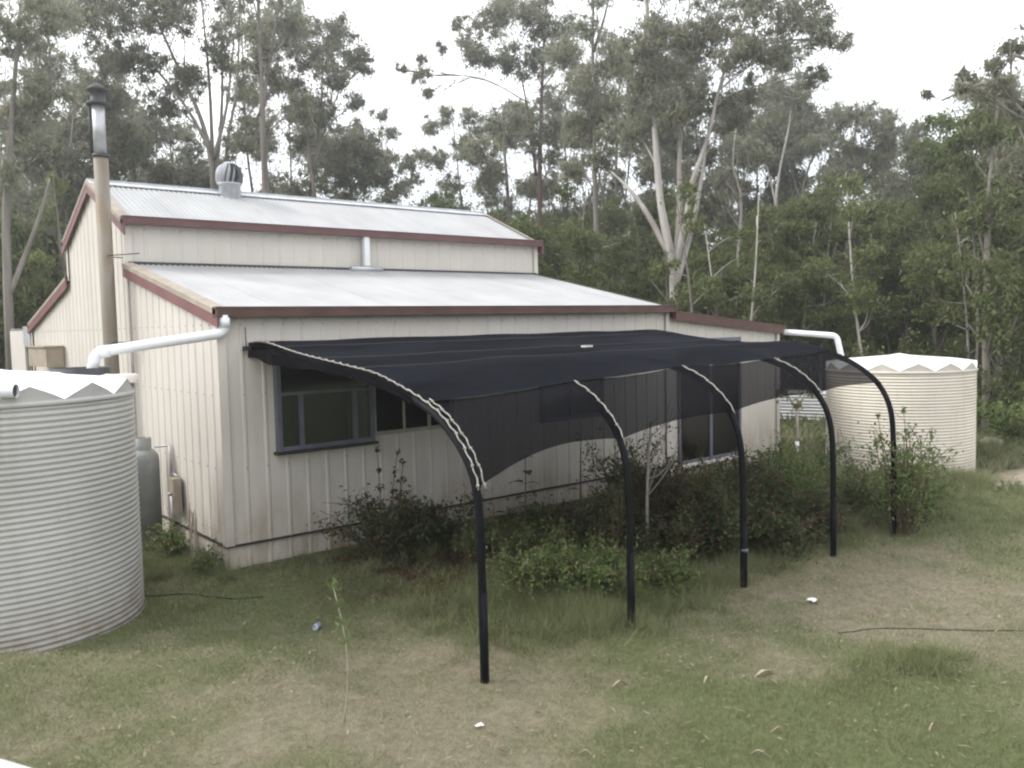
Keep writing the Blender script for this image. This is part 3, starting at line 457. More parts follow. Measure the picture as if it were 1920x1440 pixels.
for zz in (.12, .82, 1.62, 2.38):
    for k in range(31):
        x_ = k*P/3
        if any(h[0]-.02 < x_ < h[1]+.02 and h[2] < zz < h[3] for h in holes) or not 0 < x_ < Lx: continue
        sc.box((x_-.006, -.0185, zz-.006), (x_+.006, -.010, zz+.006))
    for k in range(40):
        y_ = k*D3/13/3
        if 0 < y_ < D3: sc.box((-.0185, y_-.006, zz-.006), (-.010, y_+.006, zz+.006))
for zz in (3.26, 3.70):
    for k in range(31): sc.box((k*P/3-.006, D1-.0185, zz-.006), (k*P/3+.006, D1-.010, zz+.006))
o = part(sc, 'cladding_screws', M_CONC); o['kind'] = 'stuff'
# windows
def window(x0, x1, z0, z1, mull, trans, pr, fm, fw=.05, halves=(), lab=None, boxed=True, gl=None):
    gl = gl or M_GLASS
    y = -pr; mb = MB()
    mb.box((x0, y, z0), (x1, .04, z0+fw)).box((x0, y, z1-fw), (x1, .04, z1)).box((x0-.001, y-.002, z0-.001), (x0+fw, .041, z1+.001)).box((x1-fw, y-.002, z0-.001), (x1+.001, .041, z1+.001))
    for mx_, w in mull: mb.box((mx_-w/2, y+.006, z0+fw), (mx_+w/2, .03, (trans or z1-fw)))
    for mx_, w in halves: mb.box((mx_-w/2, y+.006, (trans or z0)+.02), (mx_+w/2, .03, z1-fw))
    if trans: mb.box((x0+fw, y+.003, trans-.018), (x1-fw, .032, trans+.018))
    o = part(mb, 'window', fm)
    if lab: o['label'] = lab
    xs = [x0+fw]+[m_ for m_, _ in mull]+[x1-fw]
    for a, b in zip(xs, xs[1:]): MB().box((a, y+.026, z0+fw), (b, y+.031, trans or z1-fw)).build('pane', gl, o)
    if trans: MB().box((x0+fw, y+.026, trans), (x1-fw, y+.031, z1-fw)).build('pane', M_GLASS, o)
    if boxed: MB().box((x0-.03, y-.03, z0-.035), (x1+.03, .0, z0-.004)).build('sill_shadow_strip', M_TIMB, o)  # dark strip is both sill and painted shadow line under the frame
    return o
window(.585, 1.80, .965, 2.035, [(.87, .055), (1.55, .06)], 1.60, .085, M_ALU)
window(1.806, 3.0, 1.02, 2.035, [(2.25, .03), (2.62, .04)], None, .04, M_CREAMF, .045, boxed=False, gl=M_ROOMDARK)  # open window, its panes filled black for the shade inside
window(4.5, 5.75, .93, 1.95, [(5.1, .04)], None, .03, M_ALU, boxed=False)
part(MB().tube([(1.50, -.105, 1.78), (1.50, -.112, 1.78)], .045, 14), 'window_disc', M_ROPE)  # small pale disc just in front of the glass
# batten across the wall that carries the canopy : see canopy
# roof turbine
tv = MB(); c0 = (2.02, 4.6, 4.40)
tv.lathe([(.17, -.1), (.17, .24), (.19, .25), (.19, .27), (.15, .28)], c0, 22)
tvo = part(tv, 'turbine_vent', M_GALV)
tb = MB()
for k in range(14):
    a = 2*math.pi*k/14; vs = []
    for j in range(9):
        t = j/8; rr = .212*math.sqrt(max(.02, 1-(abs(t-.3)/.73)**2.4)); z = .27+.33*t; tw = a+.35*t
        for q, dr in ((0, 0), (.24, -.04)):
            vs.append((c0[0]+(rr+dr)*math.cos(tw+q), c0[1]+(rr+dr)*math.sin(tw+q), c0[2]+z))
    tb.add(vs, [(2*j, 2*j+1, 2*j+3, 2*j+2) for j in range(8)], True)
tb.build('turbine_vanes', M_GALV, tvo); MB().lathe([(.13, .28), (.155, .36), (.14, .48), (.08, .57)], c0, 16).build('turbine_core', M_COWL, tvo); MB().lathe([(.001, .615), (.05, .61), (.08, .595), (.09, .58)], c0, 20).lathe([(.12, .28), (.12, .32), (.05, .33), (.05, .56)], c0, 14).build('turbine_cap', M_GALV, tvo)
# clerestory downpipe and spreader
dp = MB().box((3.53, D1-.135, 3.30), (3.62, D1-.055, Z3-.03)); part(dp, 'downpipe', M_PVC).__setitem__('label', 'short white downpipe from the upper gutter onto the lower roof')
part(MB().tube([(3.27, 3.02, 3.245), (3.84, 3.02, 3.245)], .045, 12), 'spreader_pipe', M_GALV)
# flue
fl = part(MB().tube([(-.27, 3.12, -.25), (-.27, 3.12, 4.62)], .090, 20), 'flue', M_RUST)
MB().tube([(-.27, 3.12, 4.60), (-.27, 3.12, 4.645)], .100, 20).build('collar', M_COWL, fl)
MB().tube([(-.27, 3.12, 4.64), (-.27, 3.12, 5.32)], .076, 20).build('inner_pipe', M_GALV, fl)
MB().tube([(-.355, 3.2, 4.63), (-.355, 3.2, 5.3)], .018, 8).build('dark_side_tube', M_COWL, fl)  # thin dark tube beside the inner pipe
MB().lathe([(.075, 5.26), (.135, 5.27), (.135, 5.30), (.09, 5.32), (.09, 5.43), (.13, 5.45), (.13, 5.475), (.07, 5.52), (.001, 5.56)], (-.27, 3.12, 0), 24).build('cowl', M_COWL, fl)
MB().beam((-.27, 3.03, 3.33), (-.02, 2.55, 3.33), .02, .012).beam((-.27, 3.2, 3.33), (-.02, 3.3, 3.33), .02, .012).beam((-.27, 3.0, 2.2), (-.02, 2.5, 2.2), .02, .012).build('wall_bracket', M_COWL, fl)
# tan box on the end wall, water tap, small pipes
part(MB().box((-.30, 6.95, 1.78), (-.03, 8.4, 2.11)).box((-.33, 6.92, 2.11), (-.03, 8.43, 2.135)), 'wall_box', M_BOX)
part(MB().tube([(-.06, 2.95, 1.6), (-.06, 2.95, 2.08), (-.09, 3.0, 2.13), (-.12, 3.08, 2.08)], .014, 8), 'water_pipe', M_GALV)
# pipework from the bottle to the meter box
part(MB().tube([(-.2, 1.72, .93), (-.05, 1.70, .94), (-.045, 1.66, .95), (-.05, 1.60, .62)], .011, 8).tube([(-.05, 1.60, .62), (-.05, 1.40, .60)], .011, 8), 'gas_pipe', M_GALV)
part(MB().box((-.13, 1.32, .17), (-.034, 1.52, .58)), 'meter_box', M_TAN).__setitem__('label', 'narrow tan box with a small tap on the end wall')
part(MB().tube([(-.14, 1.38, .40), (-.18, 1.38, .40)], .022, 8).tube([(-.15, 1.34, .38), (-.15, 1.34, -.0)], .012, 8), 'tap', M_GALV)

# carport-like bay beyond the back lean-to
bay = tag(empty('back_bay', (0, 10, -.28)), 'small cream walled bay with a dark open doorway past the shed, far left', 'shed bay')
b1 = MB().box((-.02, 10.3-10, .0), (.02, 11.8-10, 2.70)); b1.build('wall', M_WALL, bay)
MB().box((-.04, 9.62-10, 2.40), (.9, 10.28-10, 2.78)).build('awning_sheet', M_GALV, bay)
MB().box((.5, 9.62-10, 0), (.55, 10.3-10, 2.4)).build('door', M_DARK, bay)  # dark sheet standing for the shade in the open doorway, no real door
MB().box((0, 11.6-10, 2.71), (2, 11.8-10, 2.75)).build('roof', M_ROOF, bay)
tp = tag(empty('timber_pile', (-.9, 11.6, g1(-.9, 11.6))), 'pile of pale timber planks at the far left behind the water tank', 'timber pile')
rg = random.Random(4)
for k in range(14):
    a = rg.uniform(-.25, .25); z = .12+.13*k+.02; L_ = rg.uniform(1.6, 2.2)
    MB().beam((-math.sin(a)*L_*.3-.6, -L_/2, z), (math.sin(a)*L_*.3+.6, L_/2, z+rg.uniform(-.02, .05)), .3, .05).build('plank', M_WOOD, tp)

# ---------------------------------------------------------------- annexe
an = tag(empty('annexe', (Lx, 0, -.28)), 'low cream annexe with dark red barge and wide glass door, on the shed right end', 'annexe')
AO = Vector((-Lx, 0, .28))
ax0, ax1 = Lx+.045, 10.27
def ahi(t): return 2.38-.095*t
def apart(mb, name, m, parent=None):
    o = mb.build(name, m, parent or an)
    if parent is None: o.location = AO
    return o
_sh = SH; SH = AO; _s = shed; shed = an
wall((ax0, 0, 0), (1, 0, 0), (0, -1, 0), ax1-ax0, -.3, ahi, [(.2, 1.87, -.02, 2.02)])
wall((ax1, 0, 0), (0, 1, 0), (1, 0, 0), 3.0, -.3, lambda t: ahi(3))
wall((ax0, 3.0, 0), (1, 0, 0), (0, 1, 0), ax1-ax0, -.3, ahi)
k = 60
for i in range(4):
    vs = []; w = .78
    for j in range(k+1):
        y = -.08+i*w+w*j/k; h = .0095*math.cos(2*math.pi*10*j/k); vs += [(ax0, y, 2.47+h), (ax1+.12, y, 2.47-.095*3.15+h)]
    apart(MB().add(vs, [(2*j, 2*j+2, 2*j+3, 2*j+1) for j in range(k)], True), 'roof_sheet', M_ROOF).location = AO+Vector((0, 0, .001*(i % 2)))
SH = _sh; shed = _s
z0, z1 = 2.49, 2.49-.095*3.17
apart(MB().add([(ax0-.02, -.10, z0-.15), (ax1+.13, -.10, z1-.15), (ax1+.13, -.10, z1), (ax0-.02, -.10, z0), (ax0-.02, -.082, z0-.15), (ax1+.13, -.082, z1-.15), (ax1+.13, -.082, z1), (ax0-.02, -.082, z0)],
   [(0, 1, 2, 3), (7, 6, 5, 4), (0, 4, 5, 1), (3, 2, 6, 7), (0, 3, 7, 4), (1, 5, 6, 2)]), 'barge_board', M_BROWN)
apart(MB().box((ax1+.035, -.09, z1-.16), (ax1+.13, 3.05, z1-.05)), 'gutter', M_BROWN)
apart(MB().box((ax1-.06, -.036, -.3), (ax1+.034, -.032, 2.09)), 'corner_flashing', M_WALL)
apart(MB().box((ax0+.01, .35, -.25), (ax1-.02, 2.95, -.03)), 'floor_slab', M_CONC)
dx0, dx1 = ax0+.2, ax0+1.87
dr = apart(MB().box((dx0, -.035, -.02), (dx1, .02, .03)).box((dx0, -.035, 1.96), (dx1, .02, 2.02)).box((dx0, -.036, -.02), (dx0+.05, .021, 2.02)).box((dx1-.05, -.036, -.02), (dx1, .021, 2.02)).box((dx0+.8, -.034, .03), (dx0+.87, .018, 1.96)), 'sliding_door', M_ALU)
for a, b in ((dx0+.05, dx0+.8), (dx0+.87, dx1-.05)): MB().box((a, -.012, .03), (b, -.007, 1.96)).build('pane', M_GLASS, dr)
apart(MB().box((dx0-.05, -.11, -.07), (dx1+.05, -.04, -.022)), 'door_sill', M_LIDC)
apart(MB().box((dx0-.1, 2.7, 0), (dx1+.3, 2.75, 2.3)), 'room_shade_sheet', M_INT)  # black sheet put behind the door as the annexe's inner shade
for k, (x, y, s) in enumerate(((dx0+.42, .55, 1), (dx0+1.1, .5, 1.15), (dx0+1.15, .62, .95))):
    for lv in range(3 if k < 2 else 1):
        mb = MB(); vs = []; w, d, h = .30*s, .22, .17
        n1, n2 = 14, 8
        for i in range(n2+1):
            ph = math.pi*i/n2
            for j in range(n1):
                a = 2*math.pi*j/n1; sq = 1/max(abs(math.cos(a)), abs(math.sin(a)))**.5
                vs.append((w*math.cos(a)*sq*math.sin(ph)**.5+.008*rg.uniform(-1, 1), d*math.sin(a)*sq*math.sin(ph)**.5, -h/2*math.cos(ph)+.006*rg.uniform(-1, 1)))
        mb.add(vs, [(i*n1+j, i*n1+(j+1) % n1, (i+1)*n1+(j+1) % n1, (i+1)*n1+j) for i in range(n2) for j in range(n1)], True)
        if k == 2: continue
        o = mb.build('plastic_sack', M_BAG); o.location = (x, y, .07+lv*.16)
        tag(o, '%s blue and white plastic sack of the %s stack inside the annexe glass door' % (('bottom', 'middle', 'top')[lv], ('left', 'right')[k]), 'sack', 'sacks stacked inside the annexe door')

# ---------------------------------------------------------------- white rainwater pipes
def bend(pts, r=.09, n=5):
    out = [Vector(pts[0])]
    for a, b, c in zip(pts, pts[1:], pts[2:]):
        a, b, c = Vector(a), Vector(b), Vector(c); u = (a-b).normalized(); w = (c-b).normalized(); rr = min(r, (a-b).length*.45, (c-b).length*.45)
        p, q = b+u*rr, b+w*rr
        for i in range(n+1): t = i/n; out.append(p*(1-t)**2+b*2*t*(1-t)+q*t*t)
    out.append(Vector(pts[-1])); return out
pl = MB().tube(bend([(.02, -.11, Z1-.02), (.02, -.11, Z1-.21), (-1.16, .22, 2.13), (-1.2, .23, 1.96)]), .053, 16)
pp = tag(pl.build('rainwater_pipe', M_PVC), 'thick white pipe sloping from the shed gutter corner to the left water tank', 'pipe')
MB().tube([(.02, -.11, Z1-.05), (.02, -.11, Z1-.15)], .062, 16).tube([(-1.14, .214, 2.125), (-1.04, .186, 2.142)], .062, 16).build('socket', M_PVC, pp)
pr = MB().tube(bend([(ax1+.08, -.04, z1-.11), (10.95, -.78, 1.99), (11.02, -.86, 1.5)]), .053, 16)
tag(pr.build('rainwater_pipe', M_PVC), 'white pipe running from the annexe eave down onto the right water tank', 'pipe')

# ---------------------------------------------------------------- water tanks
def tank(cx, cy, zb, zt, R, mb_, lab, rot, gablem):
    H = zt-zb; t = tag(empty('water_tank', (cx, cy, zb), rot), lab, 'water tank', 'corrugated round rainwater tanks')
    n = 96; pitch = .050; m = int(H/pitch); st = 6; rows = m*st
    vs = []
    for i in range(rows+1):
        z = H*i/rows; rr = R+.0062*math.cos(2*math.pi*i/st)
        for k in range(n): a = 2*math.pi*k/n; vs.append((rr*math.cos(a), rr*math.sin(a), z))
    MB().add(vs, [(i*n+k, i*n+(k+1) % n, (i+1)*n+(k+1) % n, (i+1)*n+k) for i in range(rows) for k in range(n)], True).build('tank_wall', mb_, t)
    MB().lathe([(R+.014, H-.03), (R+.02, H-.02), (R+.02, H+.006), (R-.02, H+.012)], n=n).build('rim', gablem, t)
    G = 14; lid = MB(); gb = MB(); c = (0, 0, H+.25); inner = []; 
    q = 6
    ring = []
    for g in range(G*q):
        a = 2*math.pi*g/(G*q); u = (g % q)/q; rise = 1-abs(2*u-1)      # 0 valley .. 1 ridge
        rise = rise**.9
        ring.append((a, rise))
    rads = [1.0, .82, .6, .38, .16]
    vs = []
    for r in rads:
        for a, s in ring:
            zz = H+.012+.25*(1-r)**.8+.125*s*(r**1.5)
            rr = R*r*(1-.0*s)+(.004 if r == 1 else 0); vs.append((rr*math.cos(a), rr*math.sin(a), zz))
    m_ = len(ring); fs = [(i*m_+k, i*m_+(k+1) % m_, (i+1)*m_+(k+1) % m_, (i+1)*m_+k) for i in range(len(rads)-1) for k in range(m_)]
    vs.append((0, 0, H+.272)); fs += [((len(rads)-1)*m_+k, (len(rads)-1)*m_+(k+1) % m_, len(vs)-1) for k in range(m_)]
    lid.add(vs, fs).build('lid', M_LID, t)
    vs = []
    for a, s in ring: vs += [((R-.008)*math.cos(a), (R-.008)*math.sin(a), H), ((R-.0)*math.cos(a), (R-.0)*math.sin(a), H+.010+.125*s)]
    gb.add(vs, [(2*k, 2*((k+1) % m_), 2*((k+1) % m_)+1, 2*k+1) for k in range(m_)]).build('lid_gables', gablem, t)
    MB().lathe([(R+.02, -.05), (R+.03, 0), (R+.012, .03)], n=n).build('base_rim', mb_, t)
    return t
t1 = tank(-2.097, .265, -.40, 1.749, 1.235, M_TANKSHADE, 'cream corrugated water tank, greyed as if shaded, at the left edge, nearest to the camera', .1, M_TANKSHADE)
t2 = tank(11.55, -1.63, -.50, 1.392, 1.215, M_TANKLIT, 'cream corrugated water tank in a lit tone right of the canopy, beside the annexe', .02, M_LIDC)
# strainer basket and overflow on the near tank
sb = MB().lathe([(.27, 0), (.27, .12), (.25, .12), (.25, .03), (.001, .03)], (0, 0, 0), 24).build('inlet_strainer', M_COWL, t1)
sb.matrix_parent_inverse = Matrix.Identity(4)
def tl(t, p): return t.matrix_world.inverted() @ Vector(p)
bpy.context.view_layer.update()
sb.location = tl(t1, (-1.28, .34, 1.86))
o = MB().lathe([(.14, 0), (.14, .07), (.12, .085), (.001, .09)], (0, 0, 0), 18).build('hatch', M_LIDC, t1); o.location = tl(t1, (-1.0, -.1, 1.83))
pts = [tl(t1, p) for p in ((-3.0, -.50, 1.865), (-2.35, -.83, 1.865), (-2.08, -1.02, 1.86))]
ofl = MB().tube(pts, .058, 16, cap=False).build('overflow_pipe', M_PVC, t1)
d = (pts[2]-pts[1]).normalized(); MB().tube([pts[2]-d*.03, pts[2]-d*.02], .055, 16).build('pipe_mouth_shade', M_COWL, ofl)  # dark disc in the pipe end paints the shade of the hole

# ---------------------------------------------------------------- gas bottle
gb = tag(empty('gas_bottle', (-.30, 1.86, g1(-.30, 1.86))), 'tall grey gas bottle standing between the left tank and the shed wall', 'gas bottle')
MB().lathe([(.15, 0), (.16, .02), (.16, .06), (.185, .08), (.185, 1.02), (.175, 1.09), (.13, 1.145), (.06, 1.17), (.001, 1.172)], n=28).build('bottle_body', M_GAS, gb)
MB().lathe([(.105, 1.13), (.105, 1.30), (.10, 1.30), (.10, 1.14)], n=20).build('collar', M_GAS, gb)
MB().tube([(0, 0, 1.15), (0, 0, 1.25)], .02, 8).tube([(0, 0, 1.24), (.07, 0, 1.30)], .012, 8).tube([(0, 0, 1.26), (0, 0, 1.285)], .035, 10).build('valve', M_GALV, gb)

# ---------------------------------------------------------------- shade canopy
HP = [(0.0, 2.14), (-.41, 2.14), (-1.15, 2.035), (-2.01, 1.945), (-2.58, 1.885), (-2.92, 1.81), (-3.31, 1.70), (-3.6, 1.575), (-3.86, 1.36), (-4.0, 1.12), (-4.04, .79), (-4.045, .19), (-4.045, -.45)]
HX = [.35, 1.94, 3.55, 5.19, 6.54]; DZ = [0, .07, .10, .11, .13]
def hoop(y0z, k):
    out = []
    for y, z in HP:
        w = sst(.7, 1.4, np.array(z)).item()*sst(1.8, 3.1, np.array(-y)).item(); out.append((y, z+DZ[k]*w))
    return out
def smooth(pts, n=4):
    P_ = [Vector(p) for p in pts]; out = []
    for i in range(len(P_)-1):
        a = P_[max(i-1, 0)]; b = P_[i]; c = P_[i+1]; d = P_[min(i+2, len(P_)-1)]
        for j in range(n):
            t = j/n; out.append(.5*((2*b)+(c-a)*t+(2*a-5*b+4*c-d)*t*t+(3*b-a-3*c+d)*t**3))
    out.append(P_[-1]); return out
can = tag(empty('shade_canopy', (3.45, -4.04, -.3)), 'black shade cloth canopy on five curved poly pipe hoops leaning off the shed wall', 'shade canopy')
CO = Vector((-3.45, 4.04, .3))
def cpart(mb, name, m, parent=None, **k):
    o = mb.build(name, m, parent or can)
    if parent is None: o.location = CO
    return o
HC = []
for k, x in enumerate(HX):
    pts = smooth([(x, y, z) for y, z in hoop(0, k)]); HC.append(pts)
    o = cpart(MB().tube(pts, .031, 12), 'hoop', M_POLY)
    gzz = g1(x, -4.045)
    MB().tube([(x+.004, -4.048, gzz-.1), (x+.004, -4.048, .35)], .033, 10).build('ground_stake', M_POLY, o)
def arc(k):     # cumulative
    p = HC[k]; s = [0]
    for a, b in zip(p, p[1:]): s.append(s[-1]+(b-a).length)
    return s
def hp(xf, s):  # point on the cloth at hoop coordinate xf (0..4) and arclength s
    k = min(int(xf), 3); f = xf-k; r = []
    for kk in (k, k+1):
        S_ = arcs[kk]; P_ = HC[kk]; i = int(np.searchsorted(S_, s))-1; i = max(0, min(i, len(P_)-2)); t = (s-S_[i])/(S_[i+1]-S_[i]); r.append(P_[i].lerp(P_[i+1], t))
    return r[0].lerp(r[1], f), f
arcs = [arc(k) for k in range(5)]
def s_at_z(k, z):
    for i, p in enumerate(HC[k]):
        if p.z < z and p.y < -1: return arcs[k][i]
seam = [s_at_z(k, z) for k, z in enumerate((1.69, 1.75, 1.82, 1.83, 1.86))]
edge = [s_at_z(k, z) for k, z in enumerate((1.14, 1.31, 1.45, 1.49, 1.52))]
def interp(a, xf): k = min(int(xf), 3); return a[k]*(1-(xf-k))+a[k+1]*(xf-k)
def sheet(s0f, s1f, nu, nv, off, x0=0., x1=4., wr=.012, sag=.03):
    vs = []
    for i in range(nu+1):
        xf = x0+(x1-x0)*i/nu
        sa, sb_ = s0f(xf), s1f(xf)
        for j in range(nv+1):
            s = sa+(sb_-sa)*j/nv; p, f = hp(min(max(xf, 0), 4), s); q, _ = hp(min(max(xf, 0), 4), s+.02); d = (q-p).normalized()
            n_ = Vector((0, d.z, -d.y)); n_ = n_ if n_.z > 0 else -n_
            if d.z < -.6: n_ = Vector((0, -abs(d.z), abs(d.y)))
            sg = math.sin(math.pi*(xf % 1))**2 if 0 < xf < 4 else 0
            w_ = (float(fbm(p.x*1.3+p.y, p.y*2.2, 1.1, 12))-.5)*wr*3+math.sin(p.x*4+p.y*2.5)*wr*.35
            p = p+n_*(off-sag*sg+w_)
            if xf < 0: p.x += xf
            vs.append(p)
    return MB().add(vs, [(i*(nv+1)+j, (i+1)*(nv+1)+j, (i+1)*(nv+1)+j+1, i*(nv+1)+j+1) for i in range(nu) for j in range(nv)], True)
tp_ = cpart(sheet(lambda x: -.0+.02, lambda x: interp(seam, x), 120, 60, .05, wr=.006, sag=.008), 'shade_cloth', M_CLOTH)
tp_['label'] = 'dense upper shade cloth'
fr_ = cpart(sheet(lambda x: interp(seam, x)-.02, lambda x: interp(edge, x)-.05*math.sin(math.pi*(x % 1))-.06*math.sin(math.pi*min(x, 1)), 120, 14, .040, wr=.012, sag=.02), 'shade_cloth', M_CLOTH2)
fr_['label'] = 'see-through lower strip of shade cloth'
# end flap under the first hoop
pts = [p for p in HC[0] if p.y > -3.3]; vs = []
for i, p in enumerate(pts):
    h = .05+.11*math.exp(-((p.y+.5)/.75)**2)+.012*math.sin(p.y*9); vs += [(p.x-.028, p.y, p.z+.045), (p.x-.045-.01*math.sin(p.y*7), p.y, p.z-h)]
o = cpart(MB().add(vs, [(2*i, 2*i+2, 2*i+3, 2*i+1) for i in range(len(pts)-1)], True), 'end_flap', M_CLOTH2)
# long seams stitched in the upper cloth
for fr in (.22, .45, .68):
    vs = []
    for i in range(81):
        xf = 4*i/80; s = interp(seam, xf)*fr; p, _ = hp(xf, s); sg = math.sin(math.pi*(xf % 1))**2 if 0 < xf < 4 else 0
        w_ = (float(fbm(p.x*1.3+p.y, p.y*2.2, 1.1, 12))-.5)*.06+math.sin(p.x*4+p.y*2.5)*.007
        vs.append(p+Vector((0, 0, .0505-.008*sg+w_*.3)))
    cpart(MB().tube(vs, .005, 5), 'cloth_seam', M_TIMB)
# lacing rope
def rope(k, s0, s1, dx, mb):
    n = int((s1-s0)/.028); pts = []
    for i in range(n+1):
        s = s0+(s1-s0)*i/n; p, _ = hp(float(min(k, 4)), s); q, _ = hp(float(min(k, 4)), s+.02); d = (q-p).normalized(); n_ = Vector((0, d.z, -d.y)); n_ = n_ if (n_.z > 0 and d.z > -.6) else Vector((0, -abs(d.z), abs(d.y)))
        a = i*1.35; pts.append(p+n_*(.050+.004*math.sin(a))+Vector((dx+.006*math.cos(a), 0, 0)))
    mb.tube(pts, .006, 6)
    for i in range(2, n, 5): mb.tube([pts[i]-Vector((.010, 0, 0)), pts[i]+Vector((.010, 0, .004))], .009, 6)
mb = MB(); rope(0, .42, edge[0]+.02, -.012, mb); cpart(mb, 'lacing_rope', M_ROPE)
mb = MB(); rope(0, seam[0]-.06, edge[0]+.02, .045, mb); cpart(mb, 'lacing_rope', M_ROPE)
for k in (1, 2, 3): mb = MB(); rope(k, seam[k]-.02, edge[k]+.02, 0, mb); cpart(mb, 'lacing_rope', M_ROPE)
cpart(MB().box((.24, -.085, 2.10), (6.62, -.03, 2.145)), 'wall_batten', M_TIMB)
cpart(MB().tube([(.27, -.06, 2.14), (.27, -.05, 2.35)], .006, 6), 'hook', M_COWL)
cpart(MB().box((3.4, -2.05, 2.04), (3.52, -1.98, 2.06)), 'dry_leaf', M_LIDC)
cpart(MB().tube([(3.55, -4.06, .06), (3.55, -4.06, .085)], .036, 10), 'tie', M_ALU)
# ---------------------------------------------------------------- trees
def leaves(rg, C, R, n, ln, wd, droop=.8, flat=1., tri=False):
    """leaf quads in ellipsoid clumps: C (m,3), R (m,3), n (m,)"""
    idx = np.repeat(np.arange(len(C)), n); T = len(idx)
    d = rg.normal(size=(T, 3)); d /= np.linalg.norm(d, axis=1)[:, None]; rr = np.abs(rg.normal(0, .62, T))
    P_ = C[idx]+d*rr[:, None]*R[idx]
    a = rg.normal(size=(T, 3)); a[:, 2] -= droop*1.6; a /= np.linalg.norm(a, axis=1)[:, None]
    b = np.cross(a, rg.normal(size=(T, 3))); b /= np.linalg.norm(b, axis=1)[:, None]+1e-9
    l = (ln*rg.uniform(.6, 1.3, T))[:, None]; w = (wd*rg.uniform(.6, 1.3, T))[:, None]
    if tri: return np.stack([P_-a*l*.45+b*w*.55, P_-a*l*.45-b*w*.55, P_+a*l*.55], 1)
    return np.stack([P_-a*l*.5, P_+b*w*.5-a*l*.05, P_+a*l*.5, P_-b*w*.5-a*l*.05], 1)
def crown_mesh(name, seed, blobs, sc, m, dens=1., ln=.20, wd=.055, spray=1.):
    """blobs: (x, y, z, rx, rz); each is broken up into small clumps"""
    rg = np.random.default_rng(seed); C = []; R = []; n = []
    for x, y, z, rx, rz in blobs:
        k = max(6, int(19*(rx*rz/(.9*.75))**.75)+4)
        for _ in range(k):
            d = rg.normal(size=3); d /= np.linalg.norm(d); q = rg.uniform(.1, 1)**.5*.98
            r = rg.uniform(.18, .52)*min(rx, rz)**.6*.95
            C.append((x+d[0]*rx*q, y+d[1]*rx*q*.9, z+d[2]*rz*q)); R.append((r*1.15, r*1.15, r*.85)); n.append(int(82*dens*(r/.38)**1.5/(ln*wd/.0075))+8)
    for x, y, z, rx, rz in blobs:           # loose drooping sprays between the clumps
        C.append((x, y, z-rz*.1)); R.append((rx*1.05, rx*1.0, rz*1.1)); n.append(int(620*dens*spray*rx*rz/(ln*wd/.0075)))
    V = leaves(rg, np.array(C), np.array(R), np.array(n), ln, wd, tri=True)
    return npmesh(name, V, 3, m)
def limb_pts(rg, a, b, n=5, wob=.06, sagup=.0):
    a = np.array(a, float); b = np.array(b, float); L_ = np.linalg.norm(b-a); out = []
    o1 = rg.normal(size=3)*wob*L_
    for i in range(n+1):
        t = i/n; out.append(tuple(a+(b-a)*t+o1*math.sin(math.pi*t)+np.array([0, 0, sagup*L_*math.sin(math.pi*t)])))
    return out
def gum_tree(i, kind, x, y, r0, lab, stems, blobs):
    rg = np.random.default_rng(100+i); z = g1(x, y)
    t = tag(empty('gum_tree' if kind != 'green' else 'broadleaf_tree', (x, y, z), -YAW), lab, 'tree')
    bm = {'gum': M_BG, 'white': M_BW, 'green': M_BG, 'bark_red': M_BR}[kind]; lm = M_LGR if kind == 'green' else M_LG
    mb = MB(); H = max(p[1] for s in stems for p in s); nodes = []
    for si, s in enumerate(stems):
        yo = 0 if si == 0 else rg.uniform(-.6, .6)
        pts = [(a, yo*(k/(len(s)-1)), b) for k, (a, b) in enumerate(s)]
        pts = [tuple(p) for p in smooth(pts, 4)]
        m_ = len(pts)
        ra = r0*(.62 if si == 0 else (.15 if kind == 'bark_red' and si == 2 else .36))*np.array([1.25 if (k == 0 and si == 0) else 1-.78*(k/(m_-1))**.9*(1 if si or kind == 'x' else 1) for k in range(m_)])
        mb.tube(pts, list(np.maximum(ra, .018)), 8 if r0 > .12 else 6)
        nodes += [(p, ra[k]) for k, p in enumerate(pts)]
    NP = np.array([n_[0] for n_ in nodes]); bl = []
    for (bx, bz, rx, rz) in blobs:
        c = np.array([bx, 0, bz-rz*.5]); d = NP-c; cost = np.abs(d[:, 0])+.9*np.abs(d[:, 2]+max(rx, .8)*.9)+np.where(d[:, 2] > -.1, 3, 0); j = int(np.argmin(cost)); st = NP[j]
        by = st[1]+rg.uniform(-1, 1)*(rx*1.1+.25*abs(bx-st[0])); e = (bx, by, bz)
        bl.append((bx, by, bz, rx, rz)); rb = min(nodes[j][1]*.45, .02+.014*rx)
        p = limb_pts(rg, st, e, 6, .07, .06); mb.tube(p, list(np.linspace(rb, .012, 7)), 5, cap=False)
        for q in range(5):
            d = rg.normal(size=3); d /= np.linalg.norm(d); d[2] = abs(d[2])*.8
            a = p[3+q % 3]; mb.tube(limb_pts(rg, a, (bx+d[0]*rx*.85, by+d[1]*rx*.85, bz+(d[2]-.25)*rz), 4, .1), [.014, .012, .01, .008, .006], 4, cap=False)
    mb.build('trunk', bm, t)
    far = math.hypot(x-CP.x, y-CP.y); k = max(1., far/28)
    link('crown', crown_mesh('crown', 500+i, bl, 1, lm, 1.5 if kind != 'green' else 1.5, .145*k if kind != 'green' else .12*k, .038*k if kind != 'green' else .055*k), t)
for i, g in enumerate(GUMS): gum_tree(i, *g)

